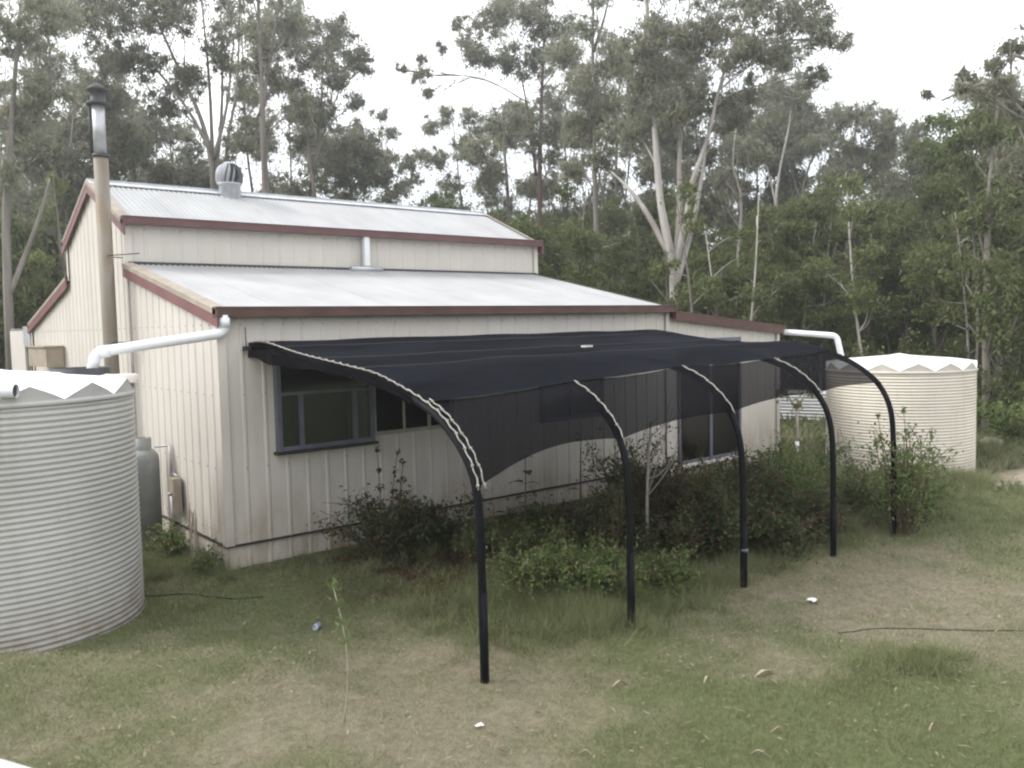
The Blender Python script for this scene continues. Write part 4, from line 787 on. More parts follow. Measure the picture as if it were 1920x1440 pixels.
fg = random.Random(8)
for i, (b_, d_, H_) in enumerate(((-31, 38, 15), (-26, 40, 14), (-21, 38, 13), (-14, 40, 12.5), (-12, 36, 11), (1, 42, 12), (4, 40, 14), (7, 38, 15), (9, 44, 14), (12, 40, 16), (14.5, 38, 14), (16, 44, 13.5), (18.5, 42, 11.5), (22, 44, 9.5), (25, 40, 9), (28, 36, 9.5), (31, 30, 9))):
    a_ = YAW+math.radians(b_); x_, y_ = CP.x+d_*math.sin(a_), CP.y+d_*math.cos(a_); l_ = fg.uniform(-1, 1)
    st_ = [[(0, -.1), (l_*.3, H_*.3), (l_*.2, H_*.6), (l_, H_*.97)]]+[[(l_*.3, H_*.35), (q*1.2, H_*.6), (q*2.1, H_*.85)] for q in (fg.uniform(-1, -.4), fg.uniform(.4, 1))]
    bl_ = [(fg.uniform(-2.1, 2.1)*(1.1-.5*abs(h_-.7)), H_*h_, fg.uniform(.6, 1.1), fg.uniform(.5, .9)) for h_ in [fg.uniform(.42, 1) for _ in range(15)]]
    side = 'left' if b_ < 0 else 'right'
    gum_tree(60+i, 'gum', x_, y_, .17, 'distant gum in the hazy back row of the %s trees' % side, st_, bl_)
for o in bpy.data.objects:
    if o.get('label', '').startswith('distant gum'): o['group'] = 'distant gums in the back row, '+('left' if 'left' in o['label'] else 'right')

# understorey trees: a few shapes, each copied
def scrub_proto(i):
    rg = np.random.default_rng(900+i); H = rg.uniform(5.2, 6.6); mb = MB(); bl = []
    lean = rg.uniform(-.5, .5, 2)
    tr = limb_pts(rg, (0, 0, -.2), (lean[0], lean[1], H*.92), 8, .05); mb.tube(tr, list(np.linspace(.085, .02, 9)), 6)
    if i % 2: tr2 = limb_pts(rg, tr[1], (-lean[0]+.6, lean[1]-.5, H*.8), 7, .08); mb.tube(tr2, list(np.linspace(.06, .015, 8)), 5)
    for k in range(21):
        z = H*rg.uniform(.16, .98); sp = 1.15*(1-.45*(z/H)); a = rg.uniform(0, 2*math.pi); r = rg.uniform(.2, 1)**.6*sp
        st = tr[min(8, max(1, int(z/H*8)-1))]; e = (st[0]+r*math.cos(a), st[1]+r*math.sin(a), z)
        rx = rg.uniform(.42, .8); bl.append((*e, rx, rx*.72)); mb.tube(limb_pts(rg, st, e, 4, .08), [.03, .022, .016, .012, .008], 4, cap=False)
    return H, mb.mesh('trunk', M_BG if i != 2 else M_BW), crown_mesh('crown', 950+i, bl, 1, M_LU, 1.3, .135, .052)
protos = [scrub_proto(i) for i in range(6)]
rs = random.Random(11); placed = []
def polar(b, d): a = YAW+math.radians(b); return CP.x+d*math.sin(a), CP.y+d*math.cos(a)
zones = [(-36, -15, 'dark scrub tree in the thicket behind the left end of the shed', 'scrub trees behind the left end of the shed'),
         (-15, 3, 'scrub tree showing low above the shed roofs', 'scrub trees behind the shed roofs'),
         (3, 17, 'leafy scrub tree in the green thicket behind the annexe', 'scrub trees behind the annexe'),
         (17, 37, 'leafy scrub tree in the thicket behind the right water tank', 'scrub trees behind the right water tank')]
for row, (d0, step, hs) in enumerate(((25.5, 3.1, .85), (31, 2.6, .98), (37, 2.3, 1.1), (43, 2.2, 1.2))):
    b = -35.5+row*.7
    while b < 37:
        bb = b+rs.uniform(-.6, .6); d = d0+rs.uniform(-2, 2)
        if bb > 18 and row == 0: d -= rs.uniform(0, 2)
        if bb < -12: d = max(d, 26)
        x, y = polar(bb, d); k = rs.randrange(6); H, tm, cm = protos[k]; s = hs*rs.uniform(.8, 1.15)
        z_ = [z for z in zones if z[0] <= bb < z[1]] or [zones[-1] if bb > 0 else zones[0]]; z_ = z_[0]
        t = tag(empty('scrub_tree', (x, y, g1(x, y)), rs.uniform(0, 6.28)), z_[2], 'tree', z_[3]); t.scale = (s*rs.uniform(.9, 1.2),)*2+(s,)
        link('trunk', tm, t); link('crown', cm, t); b += step
# thin pale saplings whose bare stems show in the thicket
smesh = []
for i in range(4):
    rg = np.random.default_rng(40+i); mb = MB(); H = 6.5
    tr = limb_pts(rg, (0, 0, -.2), (rg.uniform(-.8, .8), rg.uniform(-.5, .5), H), 9, .05); mb.tube(tr, list(np.linspace(.06, .012, 10)), 6)
    bl = []
    for k in range(7):
        st = tr[4+k % 5]; e = tuple(np.array(st)+np.array([rg.uniform(-1, 1), rg.uniform(-1, 1), rg.uniform(.3, 1.1)])); mb.tube(limb_pts(rg, st, e, 4, .1), [.022, .018, .013, .01, .006], 4, cap=False); bl.append((*e, .42, .34))
    smesh.append((mb.mesh('trunk', M_BW if i % 2 else M_BG), crown_mesh('crown', 70+i, bl, 1, M_LU, 1, .13, .045)))
for k in range(26):
    bb = rs.uniform(3, 34) if k < 20 else rs.uniform(-34, -20); d = rs.uniform(21.5, 26) if bb > 8 else rs.uniform(25, 29); x, y = polar(bb, d)
    a, c = smesh[k % 4]; right = bb > 0
    t = tag(empty('sapling', (x, y, g1(x, y)), rs.uniform(0, 6.28)), 'thin bare stemmed gum sapling at the front of the %s thicket' % ('right' if right else 'left'), 'sapling', 'gum saplings in front of the %s thicket' % ('right' if right else 'left'))
    t.scale = (1, 1, rs.uniform(.6, 1.05)); link('trunk', a, t); link('crown', c, t)
# far bush that reads as one mass
rg = np.random.default_rng(3); n = 1500; b = np.radians(rg.uniform(-50, 50, n))+YAW; d = rg.uniform(47, 66, n); x = CP.x+d*np.sin(b); y = CP.y+d*np.cos(b); z = gz(x, y)+rg.uniform(0, 1, n)**1.1*8.5
R_ = np.stack([rg.uniform(.8, 1.7, n)]*2+[rg.uniform(.6, 1.2, n)], 1)
tag(link('far_bush', npmesh('far_bush', leaves(rg, np.stack([x, y, z], 1), R_, np.full(n, 130), .30, .13, .3, tri=True), 3, M_LU)), 'dark mass of bush far behind the trees', kind='stuff')

# ---------------------------------------------------------------- haze
hm = bpy.data.materials.new('haze'); hm.use_nodes = True; hn = hm.node_tree; hn.nodes.clear(); ho = N(hn, 'ShaderNodeOutputMaterial'); hv = N(hn, 'ShaderNodeVolumePrincipled')
hv.inputs['Color'].default_value = (.97, .985, 1, 1); hv.inputs['Density'].default_value = .0034; hv.inputs['Anisotropy'].default_value = .7; hn.links.new(hv.outputs[0], ho.inputs['Volume'])
tag(MB().box((-600, -600, -30), (700, 700, 34)).build('haze', hm), 'pale haze in the air', kind='stuff')

# ---------------------------------------------------------------- low plants
def shrub(name, x, y, lab, cat, seed, w, h, nst, nleaf, ls, lm, group=None, shoots=(), bare=.25, off=(0, 0)):
    rg = np.random.default_rng(seed); z = g1(x, y); t = tag(empty(name, (x, y, z)), lab, cat, group)
    mb = MB(); V = []
    for k in range(nst):
        a = rg.uniform(0, 2*math.pi); r = w*rg.uniform(.1, 1.25); hh = h*rg.uniform(.3, 1)**.8*(1.15 if rg.uniform() > .8 else 1)
        p = limb_pts(rg, (rg.normal()*.05, rg.normal()*.05, -.02), (off[0]+r*math.cos(a), off[1]+r*math.sin(a), hh), 6, .08, .12); mb.tube(p, list(np.linspace(.008, .0025, 7)), 4, cap=False)
        P_ = np.array(p); C = []
        for q in range(6):
            tt = rg.uniform(bare, 1); c = P_[min(6, int(tt*6))]+rg.normal(size=3)*.05; C.append(c)
            mb.tube([tuple(P_[min(5, int(tt*5))]), tuple(c)], .0022, 3, cap=False)
        m_ = max(1, int(nleaf//nst//6*rg.uniform(.35, 1.1))); V.append(leaves(rg, np.array(C), np.full((6, 3), .10+.07*h), np.full(6, m_), ls, ls*.5, .15))
    for sx, sy, sh in shoots:
        p = limb_pts(rg, (sx*.5, sy*.5, 0), (sx, sy, sh), 6, .02); mb.tube(p, list(np.linspace(.009, .004, 7)), 5)
        V.append(leaves(rg, np.array(p[2:]), np.full((5, 3), .05), np.full(5, 22), ls, ls*.5, .2))
    mb.build('stems', M_STEM, t); link('foliage', npmesh('foliage', np.concatenate(V), 4, lm), t); return t
shrub('rose_bush', 1.35, -.85, 'dark rose bush against the shed wall below the windows with two tall dark shoots', 'bush', 1, .55, .85, 34, 5200, .05, M_LR, None, [(-.05, -.12, 1.24), (.16, -.2, 1.2), (.32, -.05, 1.05)])
shrub('bush', 2.3, -.65, 'low dark bush by the wall between the rose bush and the broad leaved stalk', 'bush', 2, .5, .5, 22, 2600, .055, M_LR)
shrub('bush', 2.55, -2.0, 'low dull bush behind the second hoop in the middle of the bed', 'bush', 21, .6, .45, 22, 2600, .05, M_LW)
shrub('bush', 4.6, -2.2, 'reddish twiggy bush under the middle of the canopy', 'bush', 3, .55, 1.05, 28, 2200, .045, leafm('red_twig_leaves', (.09, .05, .03), (.11, .10, .04)), bare=.35)
shrub('bush', 5.3, -1.0, 'tall green bush by the shed wall near the annexe', 'bush', 4, .55, 1.15, 26, 3000, .055, M_LW)
shrub('bush', 4.35, -3.3, 'dense dark bush at the foot of the third hoop', 'bush', 5, .55, .85, 34, 5200, .05, M_LR)
shrub('bush', 5.15, -3.3, 'dense dark bush between the third and fourth hoops', 'bush', 6, .6, .9, 36, 5600, .05, M_LR)
shrub('bush', 5.9, -3.2, 'dark green bush between the fourth and fifth hoops', 'bush', 61, .45, .85, 26, 3600, .05, M_LW)
shrub('rose_bush', 6.65, -4.15, 'loose rose bush round the last hoop in front of the right tank', 'bush', 7, .68, 1.3, 40, 4600, .052, M_LW, None, [(-.5, .1, 1.45), (-.1, 0, 1.5), (.4, -.1, 1.2)])
shrub('bush', 7.4, -3.9, 'low spreading bush right of the last hoop', 'bush', 8, .55, .65, 26, 3200, .05, M_LW)
shrub('bush', 7.6, -2.2, 'leafy green bush before the right water tank', 'bush', 9, .6, .75, 26, 3200, .055, M_LW)
shrub('bush', 8.6, -1.2, 'small green bush in front of the annexe corner', 'bush', 10, .5, .6, 22, 2600, .055, M_LW)
shrub('bush', 3.5, -1.0, 'dark trailing bush by the wall right of the broad leaved stalk', 'bush', 12, .5, .35, 20, 2200, .05, M_LR)
shrub('weed', -.12, .25, 'small leafy weed at the foot of the shed corner', 'weed', 13, .18, .28, 14, 900, .04, M_LW)
shrub('weed', -.25, 1.15, 'leafy weed clump at the end wall beside the tan box', 'weed', 14, .25, .38, 16, 1300, .045, M_LW)
shrub('bush', 14.9, -2.2, 'dark low bush at the right edge by the dirt track', 'bush', 15, .9, 1.0, 26, 4200, .09, M_LW)
shrub('bush', 16.5, -1.3, 'grey green bush behind the dirt track right of the right tank', 'bush', 16, 1.2, 1.6, 30, 5200, .1, M_LU)
shrub('bush', 15.6, .6, 'tall pale green bush right behind the right tank', 'bush', 17, 1.0, 1.9, 30, 5200, .1, M_LU)
shrub('bush', 13.2, -1.7, 'low grassy bush on the far side of the dirt track', 'bush', 18, .6, .5, 24, 2600, .07, M_LW)
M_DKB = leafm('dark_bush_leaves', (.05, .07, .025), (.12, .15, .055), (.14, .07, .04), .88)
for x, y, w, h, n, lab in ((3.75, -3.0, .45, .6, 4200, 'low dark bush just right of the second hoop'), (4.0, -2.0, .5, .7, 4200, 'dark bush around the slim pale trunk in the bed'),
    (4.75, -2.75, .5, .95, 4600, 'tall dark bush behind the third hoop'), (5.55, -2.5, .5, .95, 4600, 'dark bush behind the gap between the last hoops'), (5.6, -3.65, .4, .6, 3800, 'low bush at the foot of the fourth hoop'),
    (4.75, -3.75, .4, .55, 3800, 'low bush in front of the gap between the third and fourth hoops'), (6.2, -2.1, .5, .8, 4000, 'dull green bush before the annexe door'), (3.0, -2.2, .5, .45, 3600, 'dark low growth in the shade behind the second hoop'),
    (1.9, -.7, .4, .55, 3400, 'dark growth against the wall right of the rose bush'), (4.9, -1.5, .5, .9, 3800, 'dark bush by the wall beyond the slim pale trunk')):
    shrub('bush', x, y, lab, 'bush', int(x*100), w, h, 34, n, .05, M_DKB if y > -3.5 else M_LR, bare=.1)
shrub('weed', 2.25, -3.35, 'feathery green weed clump at the foot of the second hoop', 'weed', 301, .55, .5, 60, 9000, .042, M_LW, bare=.1)
shrub('weed', 1.75, -2.9, 'feathery green weed clump left of the second hoop', 'weed', 302, .45, .4, 40, 6000, .042, M_LW, bare=.1)
shrub('weed', 2.9, -3.6, 'feathery weed clump just right of the second hoop', 'weed', 303, .4, .38, 36, 5000, .042, M_LW, bare=.1)
shrub('weed', 3.4, -1.9, 'patch of dead reddish brown growth in the shaded bed', 'weed', 304, .45, .35, 30, 3000, .045, leafm('dead_red_leaves', (.10, .05, .035), (.17, .09, .06)), bare=.1)
shrub('bush', 7.2, -3.2, 'scruffy green bush behind the last hoop', 'bush', 305, .6, .7, 34, 4200, .05, M_LW, bare=.1)
shrub('bush', 8.3, -3.3, 'scruffy low growth in front of the right tank', 'bush', 306, .7, .55, 34, 4200, .05, M_LW, bare=.1)
for x, y, h, l in ((2.0, -1.6, .8, 'thin tall weed stem behind the first hoop'), (3.3, -2.6, .9, 'thin tall weed stem right of the second hoop'), (4.5, -2.9, 1.2, 'thin tall weed stem beside the third hoop'), (6.0, -2.7, 1.2, 'thin tall weed stem near the fourth hoop'), (7.9, -2.4, 1.0, 'thin tall weed stem before the right tank')):
    shrub('weed', x, y, l, 'weed', int(x*77), .16, h, 7, 420, .045, M_LW, bare=.4)
# broad leaved stalk
def stalk(x, y, h, nl, seed, lab, size=.2, nm='broad_leaved_plant', mat_=None):
    rg = np.random.default_rng(seed); t = tag(empty(nm, (x, y, g1(x, y))), lab, 'plant')
    p = limb_pts(rg, (0, 0, -.02), (.05, .02, h), 7, .03); MB().tube(p, list(np.linspace(.013, .005, 8)), 6).build('stem', M_STEM, t)
    for k in range(nl):
        f = .25+.75*k/(nl-1); q = np.array(p[min(7, int(f*7))]); a = k*2.4; d = np.array([math.cos(a), math.sin(a), .1]); s = size*rg.uniform(.75, 1.15)*(1-.3*f)
        n_ = np.array([-math.sin(a), math.cos(a), 0]); e = MB(); vs = []
        for j, (u, w, zz) in enumerate(((.25, 0, .05), (.45, .32, .10), (.8, .42, .06), (1.15, .25, -.08), (1.45, 0, -.26))):
            c = q+d*s*u+np.array([0, 0, zz*s]); vs += [c-n_*s*w, c+np.array([0, 0, -.05*s]), c+n_*s*w]
        e.add(vs, [(3*j+i, 3*j+3+i, 3*j+4+i, 3*j+1+i) for j in range(4) for i in (0, 1)], True); e.tube([q, q+d*s*.3], .004, 4); e.build('leaf', mat_ or M_LW, t)
stalk(3.12, -1.25, 1.0, 9, 5, 'upright stalk with large drooping leaves behind the second hoop')
stalk(2.55, -1.35, .55, 7, 6, 'short broad leaved plant left of the taller stalk by the wall', .15)
stalk(4.2, -1.1, 1.15, 5, 8, 'spindly plant with few leaves hanging below the cloth edge', .13)
# slender pale sapling trunk in the bed
t = tag(empty('sapling', (3.92, -2.5, g1(3.92, -2.5))), 'slim pale bare trunk leaning up under the canopy right of the second hoop', 'sapling')
rg = np.random.default_rng(9); p = limb_pts(rg, (0, 0, -.05), (.06, 0, 1.5), 8, .03); mb = MB().tube(p, list(np.linspace(.022, .012, 9)), 8)
for k in range(6): a = rg.uniform(0, 6.28); mb.tube(limb_pts(rg, p[4+k % 4], (.4*math.cos(a), .4*math.sin(a), 1.3+.1*k), 4, .1), [.009, .007, .006, .004, .003], 4, cap=False)
mb.build('trunk', M_BW, t)
# young palm-like sapling with a white guard cone
t = tag(empty('young_tree', (9.0, -1.2, g1(9.0, -1.2))), 'young tree with a forked yellow green top and white wrapped stem past the annexe', 'sapling')
MB().tube([(0, 0, -.05), (.02, 0, .8), (.0, 0, 1.15)], [.03, .025, .02], 8).tube([(0, 0, 1.12), (-.14, .1, 1.4), (-.24, .16, 1.52)], [.018, .014, .006], 6).tube([(0, 0, 1.12), (.12, -.08, 1.36), (.22, -.14, 1.46)], [.018, .014, .006], 6).build('trunk', M_TAN, t)
MB().tube([(0, 0, .42), (.01, 0, .60)], .033, 10).build('trunk_wrap', M_LID, t)
link('crown', npmesh('crown', leaves(np.random.default_rng(5), np.array([(-.22, .14, 1.45), (.2, -.12, 1.4), (0, 0, 1.2)]), np.full((3, 3), .14), np.array([50, 50, 20]), .13, .035, .3), 4, leafm('yellow_green_leaves', (.16, .19, .05), (.25, .24, .09))), t)
# white corrugated sheets lying in the grass
t = tag(empty('roofing_sheets', (15.9, 3.0, g1(15.9, 3.0)), .35), 'heap of bright white corrugated sheets on the grass behind the annexe corner', 'sheet pile')
for i in range(5):
    vs = []
    for j in range(97):
        u = j/96; h = .022*math.cos(2*math.pi*9*u); y_ = -.6+1.2*u
        vs += [(h*2.2+.14*i-.1, -1.25+.1*i, .05+.72*u+0*y_), (h*2.2+.14*i-.1, 1.25-.15*i, .05+.72*u)]
    MB().add(vs, [(2*j, 2*j+1, 2*j+3, 2*j+2) for j in range(96)], True).build('corrugated_sheet', M_LID, t)
# grey boulder right edge
def rock(x, y, s, lab, m, seed, flat=.7):
    rg = np.random.default_rng(seed); n1, n2 = 12, 7; vs = []; ph0 = rg.uniform(0, 6, 4)
    for i in range(n2+1):
        ph = math.pi*i/n2
        for j in range(n1):
            a = 2*math.pi*j/n1; r = s*(1+.12*math.sin(2*a+ph0[0])+.10*math.sin(3*a+ph*2+ph0[1])+.07*math.cos(4*ph+ph0[2])); vs.append((r*math.sin(ph)*math.cos(a), r*math.sin(ph)*math.sin(a), flat*r*math.cos(ph)+s*.35))
    o = MB().add(vs, [(i*n1+j, i*n1+(j+1) % n1, (i+1)*n1+(j+1) % n1, (i+1)*n1+j) for i in range(n2) for j in range(n1)], True).build('boulder', m); o.location = (x, y, g1(x, y)); return tag(o, lab, 'boulder')
rock(15.3, -3.0, .55, 'grey boulder at the right edge beside the dirt track', M_CONC, 4)
rock(14.3, -2.1, .2, 'small grey stone beside the boulder at the right edge', M_CONC, 6)

# ---------------------------------------------------------------- grass
def blocked(x, y):
    b = (x > -.02) & (x < Lx+.05) & (y > -.03) & (y < D3)
    b |= (x >= Lx) & (x < 10.3) & (y > -.02) & (y < 3)
    b |= np.hypot(x+2.097, y-.265) < 1.26
    b |= np.hypot(x-11.55, y+1.63) < 1.24
    return b
def gmat(name):
    m, nt, b = mat(name); L = nt.links.new; g = N(nt, 'ShaderNodeNewGeometry'); rnd = g.outputs['Random Per Island']
    gr = mixc(nt, rnd, (.10, .125, .048), (.235, .262, .125)); st = mixc(nt, rnd, (.22, .20, .135), (.41, .375, .27))
    c = mixc(nt, at_(nt, 'green'), st, gr); L(c, b.inputs['Base Color']); b.inputs['Roughness'].default_value = .7; b.inputs['Specular IOR Level'].default_value = .2
    t = N(nt, 'ShaderNodeBsdfTranslucent'); mx = N(nt, 'ShaderNodeMixShader'); mx.inputs[0].default_value = .25; L(c, t.inputs[0]); L(b.outputs[0], mx.inputs[1]); L(t.outputs[0], mx.inputs[2]); L(mx.outputs[0], nt.nodes['Material Output'].inputs[0]); return m
M_GRASS = gmat('grass_blades')
def blades(rg, x, y, h, w, lean, gv, name, label, z=None, m=None, tri=False):
    T = len(x); z = gz(x, y) if z is None else z; a = rg.uniform(0, 2*math.pi, T); b = rg.uniform(0, 2*math.pi, T)
    base = np.stack([x, y, z-.004], 1); side = np.stack([np.cos(a), np.sin(a), 0*a], 1)*(w/2)[:, None]
    ld = np.stack([np.cos(b)*lean, np.sin(b)*lean, np.sqrt(np.clip(1-lean**2, .02, 1))], 1)*h[:, None]
    mid = base+ld*.55+np.stack([0*h, 0*h, h*.08], 1); tip = base+ld+np.stack([np.cos(b)*h*.15*lean, np.sin(b)*h*.15*lean, -h*.1], 1)
    V = np.stack([base-side, base+side, tip], 1) if tri else np.stack([base-side, base+side, mid+side*.7, tip, mid-side*.7], 1)
    q_ = 3 if tri else 5; me = npmesh(name, V, q_, m or M_GRASS); attr(me, 'green', np.repeat(gv, q_)); return tag(link(name, me), label, kind='stuff')
def polarpts(rg, n, b0, b1, d0, d1, pw=1.):
    b = YAW+np.radians(rg.uniform(b0, b1, n)); d = d0+(d1-d0)*rg.uniform(0, 1, n)**pw; return CP.x+d*np.sin(b), CP.y+d*np.cos(b), d
rg = np.random.default_rng(77)
x, y, d = polarpts(rg, 520000, -37, 37, 3.2, 15, 1.1); k = ~blocked(x, y); x, y, d = x[k], y[k], d[k]
g = green(x, y); bd = np.maximum(bed(x, y), track(x, y)*1.2); k = rg.uniform(0, 1, len(x)) > bd*.8; x, y, d, g = x[k], y[k], d[k], g[k]
gv = np.clip((g > rg.uniform(.05, .95, len(x)))*1.+rg.normal(0, .15, len(x)), 0, 1); T = len(x)
straw_flat = (gv < .5)
h = (.026+.03*fbm(x, y, 1.6, 22)+.022*g)*rg.uniform(.6, 1.35, T)*np.where(straw_flat, 1.15, 1); lean = np.where(straw_flat, rg.uniform(.7, .98, T), rg.uniform(.25, .85, T))
blades(rg, x, y, h, np.clip(.0030*(d/5)**.8, .0024, .008)*rg.uniform(.6, 1.3, T), lean, gv, 'grass', 'short patchy lawn grass', tri=True)
x, y, d = polarpts(rg, 60000, -36, 38, 14, 34, 1.); k = ~blocked(x, y) & (track(x, y) < .3); x, y, d = x[k], y[k], d[k]; T = len(x); g = green(x, y)
blades(rg, x, y, (.10+.12*fbm(x, y, .5, 5))*rg.uniform(.5, 1.5, T)*(1+.8*sst(18, 26, d)), .018*rg.uniform(.7, 1.3, T), rg.uniform(.2, .8, T), np.clip(g+rg.normal(0, .2, T), 0, 1), 'rough_grass', 'long rough grass by the tree line')
# lush weedy tufts under and round the canopy
def tufts(cx, cy, sx, sy, n, hh, name, label, seed, gm=.9, w=.0045, bent=False):
    n = int(n*(1.4 if bent else 2.4))
    rg = np.random.default_rng(seed); nt_ = max(4, n//60); tx = cx+rg.normal(0, sx, nt_); ty = cy+rg.normal(0, sy, nt_); i = rg.integers(0, nt_, n)
    x = tx[i]+rg.normal(0, .055, n); y = ty[i]+rg.normal(0, .055, n); k = ~blocked(x, y); x, y = x[k], y[k]; T = len(x)
    hv = hh*rg.uniform(.35, 1.15, T)*(.5+1.*vnoise(x, y, 3.5, 5)); blades(rg, x, y, hv, w*rg.uniform(.6, 1.3, T), rg.uniform(.2, .97, T), np.clip(gm+rg.normal(0, .2, T), 0, 1), name, label, tri=not bent)
tufts(2.25, -3.35, .6, .36, 20000, .25, 'tall_weeds', 'mound of feathery green weeds round the second hoop', 1, .95, .0042)
tufts(1.6, -2.6, .5, .5, 5000, .2, 'tall_weeds', 'green weeds between the first and second hoops', 11, .95, .004)
tufts(3.6, -3.3, .6, .35, 3000, .2, 'tall_weeds', 'dark weeds between the second and third hoops', 2, .75)
tufts(5.0, -3.6, .9, .25, 3500, .2, 'tall_weeds', 'weeds round the far hoops', 3)
tufts(3.2, -.8, 1.4, .3, 5000, .22, 'tall_weeds', 'weeds along the foot of the wall under the canopy', 4, .7)
tufts(6.6, -1.0, 1.0, .5, 7000, .32, 'tall_weeds', 'tall weeds in front of the annexe door', 5)
tufts(8.2, -2.6, .9, .8, 9000, .30, 'tall_weeds', 'weedy grass before the right tank', 6)
tufts(10.2, -3.1, .4, .25, 5000, .3, 'tall_weeds', 'tall grass round the foot of the right tank', 7, .85, .006)
tufts(10.75, -2.95, .12, .1, 900, .3, 'tall_weeds', 'tall grass right of the right tank by the dirt track', 71, .85, .006)
tufts(12.8, -1.2, .8, .8, 5000, .42, 'tall_weeds', 'long grass behind the right tank', 8, .9, .010)
tufts(-.55, 1.0, .25, .5, 3000, .18, 'tall_weeds', 'grass between the tank and the shed end wall', 9)
tufts(-.1, .9, .04, .8, 1500, .22, 'tall_weeds', 'grass along the base of the end wall', 10)
tufts(2.96, -6.03, .16, .13, 1600, .17, 'tall_weeds', 'bright tuft of soft grass on the lawn at the right', 12, 1.)
tufts(2.2, -5.9, .18, .1, 900, .09, 'tall_weeds', 'low green grass patch left of the bright tuft', 13, 1.)
tufts(.9, -.25, .6, .06, 1200, .10, 'tall_weeds', 'short grass against the front skirting', 14, .9)
tufts(-1.05, -1.0, .3, .25, 1200, .08, 'tall_weeds', 'grass at the foot of the left tank', 15, .85)
# dry seed stalks by the corner
t = tag(empty('dry_weed', (-.2, .55, g1(-.2, .55))), 'tall dry seed stalks against the end wall near the corner', 'weed')
rg = np.random.default_rng(6)
for k in range(4):
    p = limb_pts(rg, (0, 0, 0), (rg.uniform(-.12, .1), rg.uniform(-.12, .25), rg.uniform(.6, .95)), 6, .05)
    MB().tube(p, [.006, .006, .005, .005, .012, .014, .004], 5).build('seed_stalk', M_BOX, t)
# tall slender weed close to the camera
def tallweed(x, y, h, lab, seed):
    t = tag(empty('tall_weed', (x, y, g1(x, y))), lab, 'weed'); rg = np.random.default_rng(seed); p = limb_pts(rg, (0, 0, -.02), (-.02, .03, h), 8, .02); MB().tube(p, list(np.linspace(.0065, .003, 9)), 6).build('stem', M_TAN, t)
    C = np.array([p[i] for i in (3, 4, 5, 5, 6, 6, 7, 7, 8, 8)]); V = leaves(rg, C, np.tile((.045, .045, .06), (10, 1)), np.array([5, 8, 14, 14, 18, 18, 18, 18, 14, 14]), .06, .009, -.6)
    link('foliage', npmesh('foliage', V, 4, M_LW), t)
tallweed(-.98, -4.36, .86, 'slender tall weed standing alone in the left foreground lawn', 3)
# ---------------------------------------------------------------- litter
def strip(x, y, L_, w, a, lab, m, cat, name, curl=.02):
    z = g1(x, y)+.018; vs = []
    for i in range(7):
        u = i/6-.5; c = curl*math.cos(u*5); ww = w*(1-(2*u)**2*.7)/2
        X_ = x+math.cos(a)*L_*u; Y_ = y+math.sin(a)*L_*u; vs += [(X_-math.sin(a)*ww, Y_+math.cos(a)*ww, z+c), (X_+math.sin(a)*ww, Y_-math.cos(a)*ww, z+c+.004), (X_, Y_, z+c-.008)]
    o = MB().add(vs, [(3*i, 3*i+3, 3*i+4, 3*i+1) for i in range(6)]+[(3*i+1, 3*i+4, 3*i+5, 3*i+2) for i in range(6)]+[(3*i+2, 3*i+5, 3*i+3, 3*i) for i in range(6)]).build(name, m); return tag(o, lab, cat)
M_BARK = simple('pale_bark_strip', (.46, .38, .28), .8, 0, .2, 20)
strip(1.95, -5.36, .17, .035, -.3, 'largest pale bark strip on the lawn right of the first hoop post', M_BARK, 'bark strip', 'bark_strip')
strip(1.05, -4.75, .14, .02, -.2, 'pale bark strip on the lawn nearest the first hoop post', M_BARK, 'bark strip', 'bark_strip')
strip(1.85, -5.5, .10, .02, -1.2, 'short bark strip just below the largest one', M_BARK, 'bark strip', 'bark_strip')
strip(.93, -6.02, .13, .02, -.9, 'whitish bark strip in the lower right lawn', M_BARK, 'bark strip', 'bark_strip')
strip(.12, -5.35, .09, .02, -.9, 'pale bark strip at the bottom middle of the lawn', M_BARK, 'bark strip', 'bark_strip')
strip(1.55, -5.15, 0.13, 0.018, 0.3, 'thin straw coloured bark strip left of the largest one', M_BARK, 'bark strip', 'bark_strip')
strip(1.25, -5.95, 0.16, 0.012, -0.4, 'long thin whitish bark strip low on the right lawn', M_BARK, 'bark strip', 'bark_strip')
strip(2.45, -4.75, 0.11, 0.018, -1.0, 'bark strip lying closest to the third hoop post', M_BARK, 'bark strip', 'bark_strip')
strip(2.05, -6.55, 0.14, 0.012, 0.1, 'thin bark strip near the bottom right of the lawn', M_BARK, 'bark strip', 'bark_strip')
def crumple(x, y, s, lab, m, cat, name, seed):
    rg = np.random.default_rng(seed); vs = []
    for i in range(5):
        for j in range(5): vs.append((x+(i-2)*s/4+rg.uniform(-1, 1)*s*.1, y+(j-2)*s/5+rg.uniform(-1, 1)*s*.1, g1(x, y)+.015+rg.uniform(0, s*.35)))
    return tag(MB().add(vs, [(i*5+j, i*5+5+j, i*5+6+j, i*5+j+1) for i in range(4) for j in range(4)]).build(name, m), lab, cat)
crumple(3.62, -4.75, .085, 'crumpled white paper lying on the grass right of the third hoop', M_LID, 'paper', 'paper_scrap', 1)
crumple(-.12, -4.6, .05, 'tiny white scrap in the middle foreground', M_LID, 'paper', 'paper_scrap', 2)
crumple(5.2, -6.4, .07, 'white scrap far out on the right lawn', M_LID, 'paper', 'paper_scrap', 5)
crumple(3.05, -1.9, .16, 'white plastic scrap lying in the bed under the canopy', M_PVC, 'litter', 'plastic_scrap', 3)
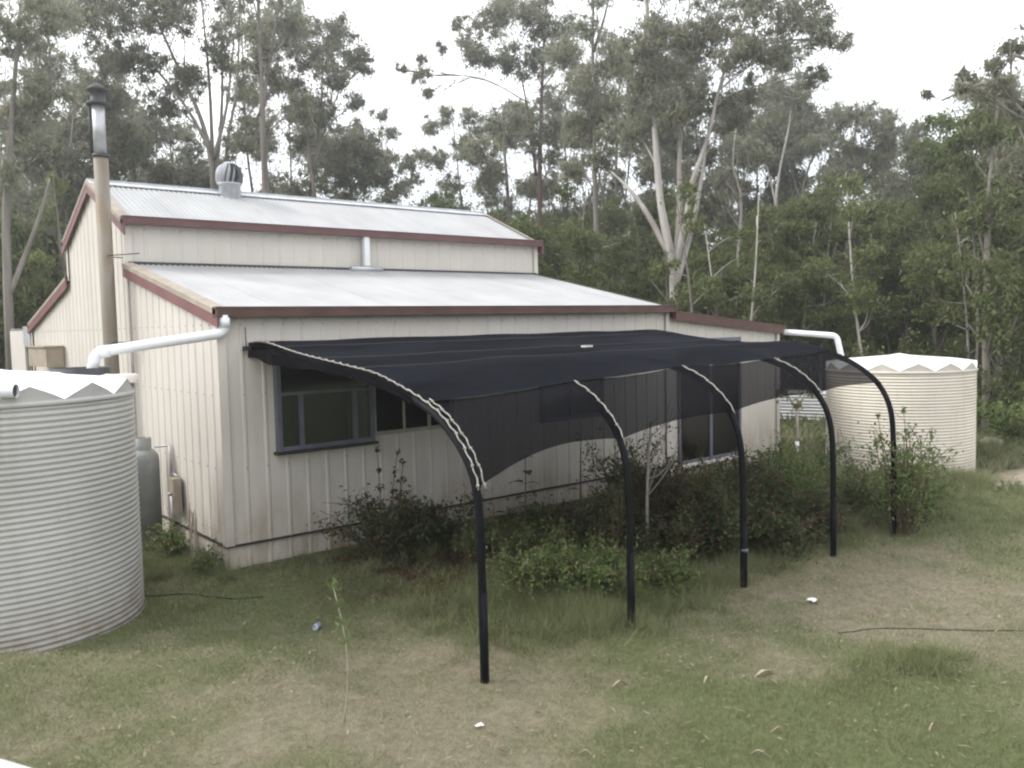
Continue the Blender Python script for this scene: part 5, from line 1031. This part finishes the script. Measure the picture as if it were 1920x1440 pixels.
o = MB().tube([(0, 0, 0), (.07, .05, 0)], .026, 12).build('tin_can', M_BAG); o.location = (-.12, -2.24, g1(-.12, -2.24)+.025); tag(o, 'small grey blue can lying in the grass left of the canopy', 'can')
for k, (x, y) in enumerate(((4.9, -.55), (4.5, -.75), (4.75, -1.0))): rock(x, y, .07+.02*k, ('small pale stone by the wall under the canopy', 'middle pale stone in the bed under the canopy', 'largest pale stone in the bed under the canopy')[k], M_LIDC, 20+k)
def hose(pts, r, lab, m):
    p = smooth([(x, y, 0) for x, y in pts], 6); p = [(q.x, q.y, g1(q.x, q.y)+.006) for q in p]; tag(MB().tube(p, r, 6).build('garden_hose', m), lab, 'hose')
hose([(3.1, -5.3), (3.6, -5.6), (4.15, -6.25), (4.7, -6.7)], .0045, 'thin dark hose lying across the right lawn', M_TIMB)
hose([(-.85, .1), (-.55, -.25), (-.35, -.75), (-.1, -1.1)], .007, 'dark hose lying between the left tank and the shed corner', M_POLY)
rg = np.random.default_rng(31); n = 1500; x, y, d = polarpts(rg, n, -34, 34, 3.4, 11, 1.); k = ~blocked(x, y); x, y = x[k], y[k]; T = len(x)
a = rg.uniform(0, 6.28, T); l = rg.uniform(.02, .075, T); w = rg.uniform(.004, .011, T); D_ = np.stack([np.cos(a), np.sin(a), rg.uniform(-.15, .35, T)], 1)*l[:, None]*.5; Sd = np.stack([-np.sin(a), np.cos(a), 0*a], 1)*w[:, None]; C = np.stack([x, y, gz(x, y)+.03], 1)
tag(link('leaf_litter', npmesh('leaf_litter', np.stack([C-D_, C+Sd, C+D_, C-Sd], 1), 4, leafm('dead_leaves', (.22, .16, .10), (.48, .42, .33), (.14, .08, .05), .85))), 'dead gum leaves and twigs scattered on the lawn', kind='stuff')
# white painted rail just in front of the camera, lower left
rl = tag(empty('deck_rail', (-3.245, -7.485, g1(-3.2, -7.46))), 'white rail corner poking into the bottom left of the view', 'rail')
zt = 1.60-g1(-3.20, -7.46)
MB().beam((-.60, 1.30, zt), (.26, -.50, zt), .13, .035).build('top_rail', M_PVC, rl)
MB().box((-.10, -.04, 0), (-.02, .04, zt-.02)).build('post', M_PVC, rl)
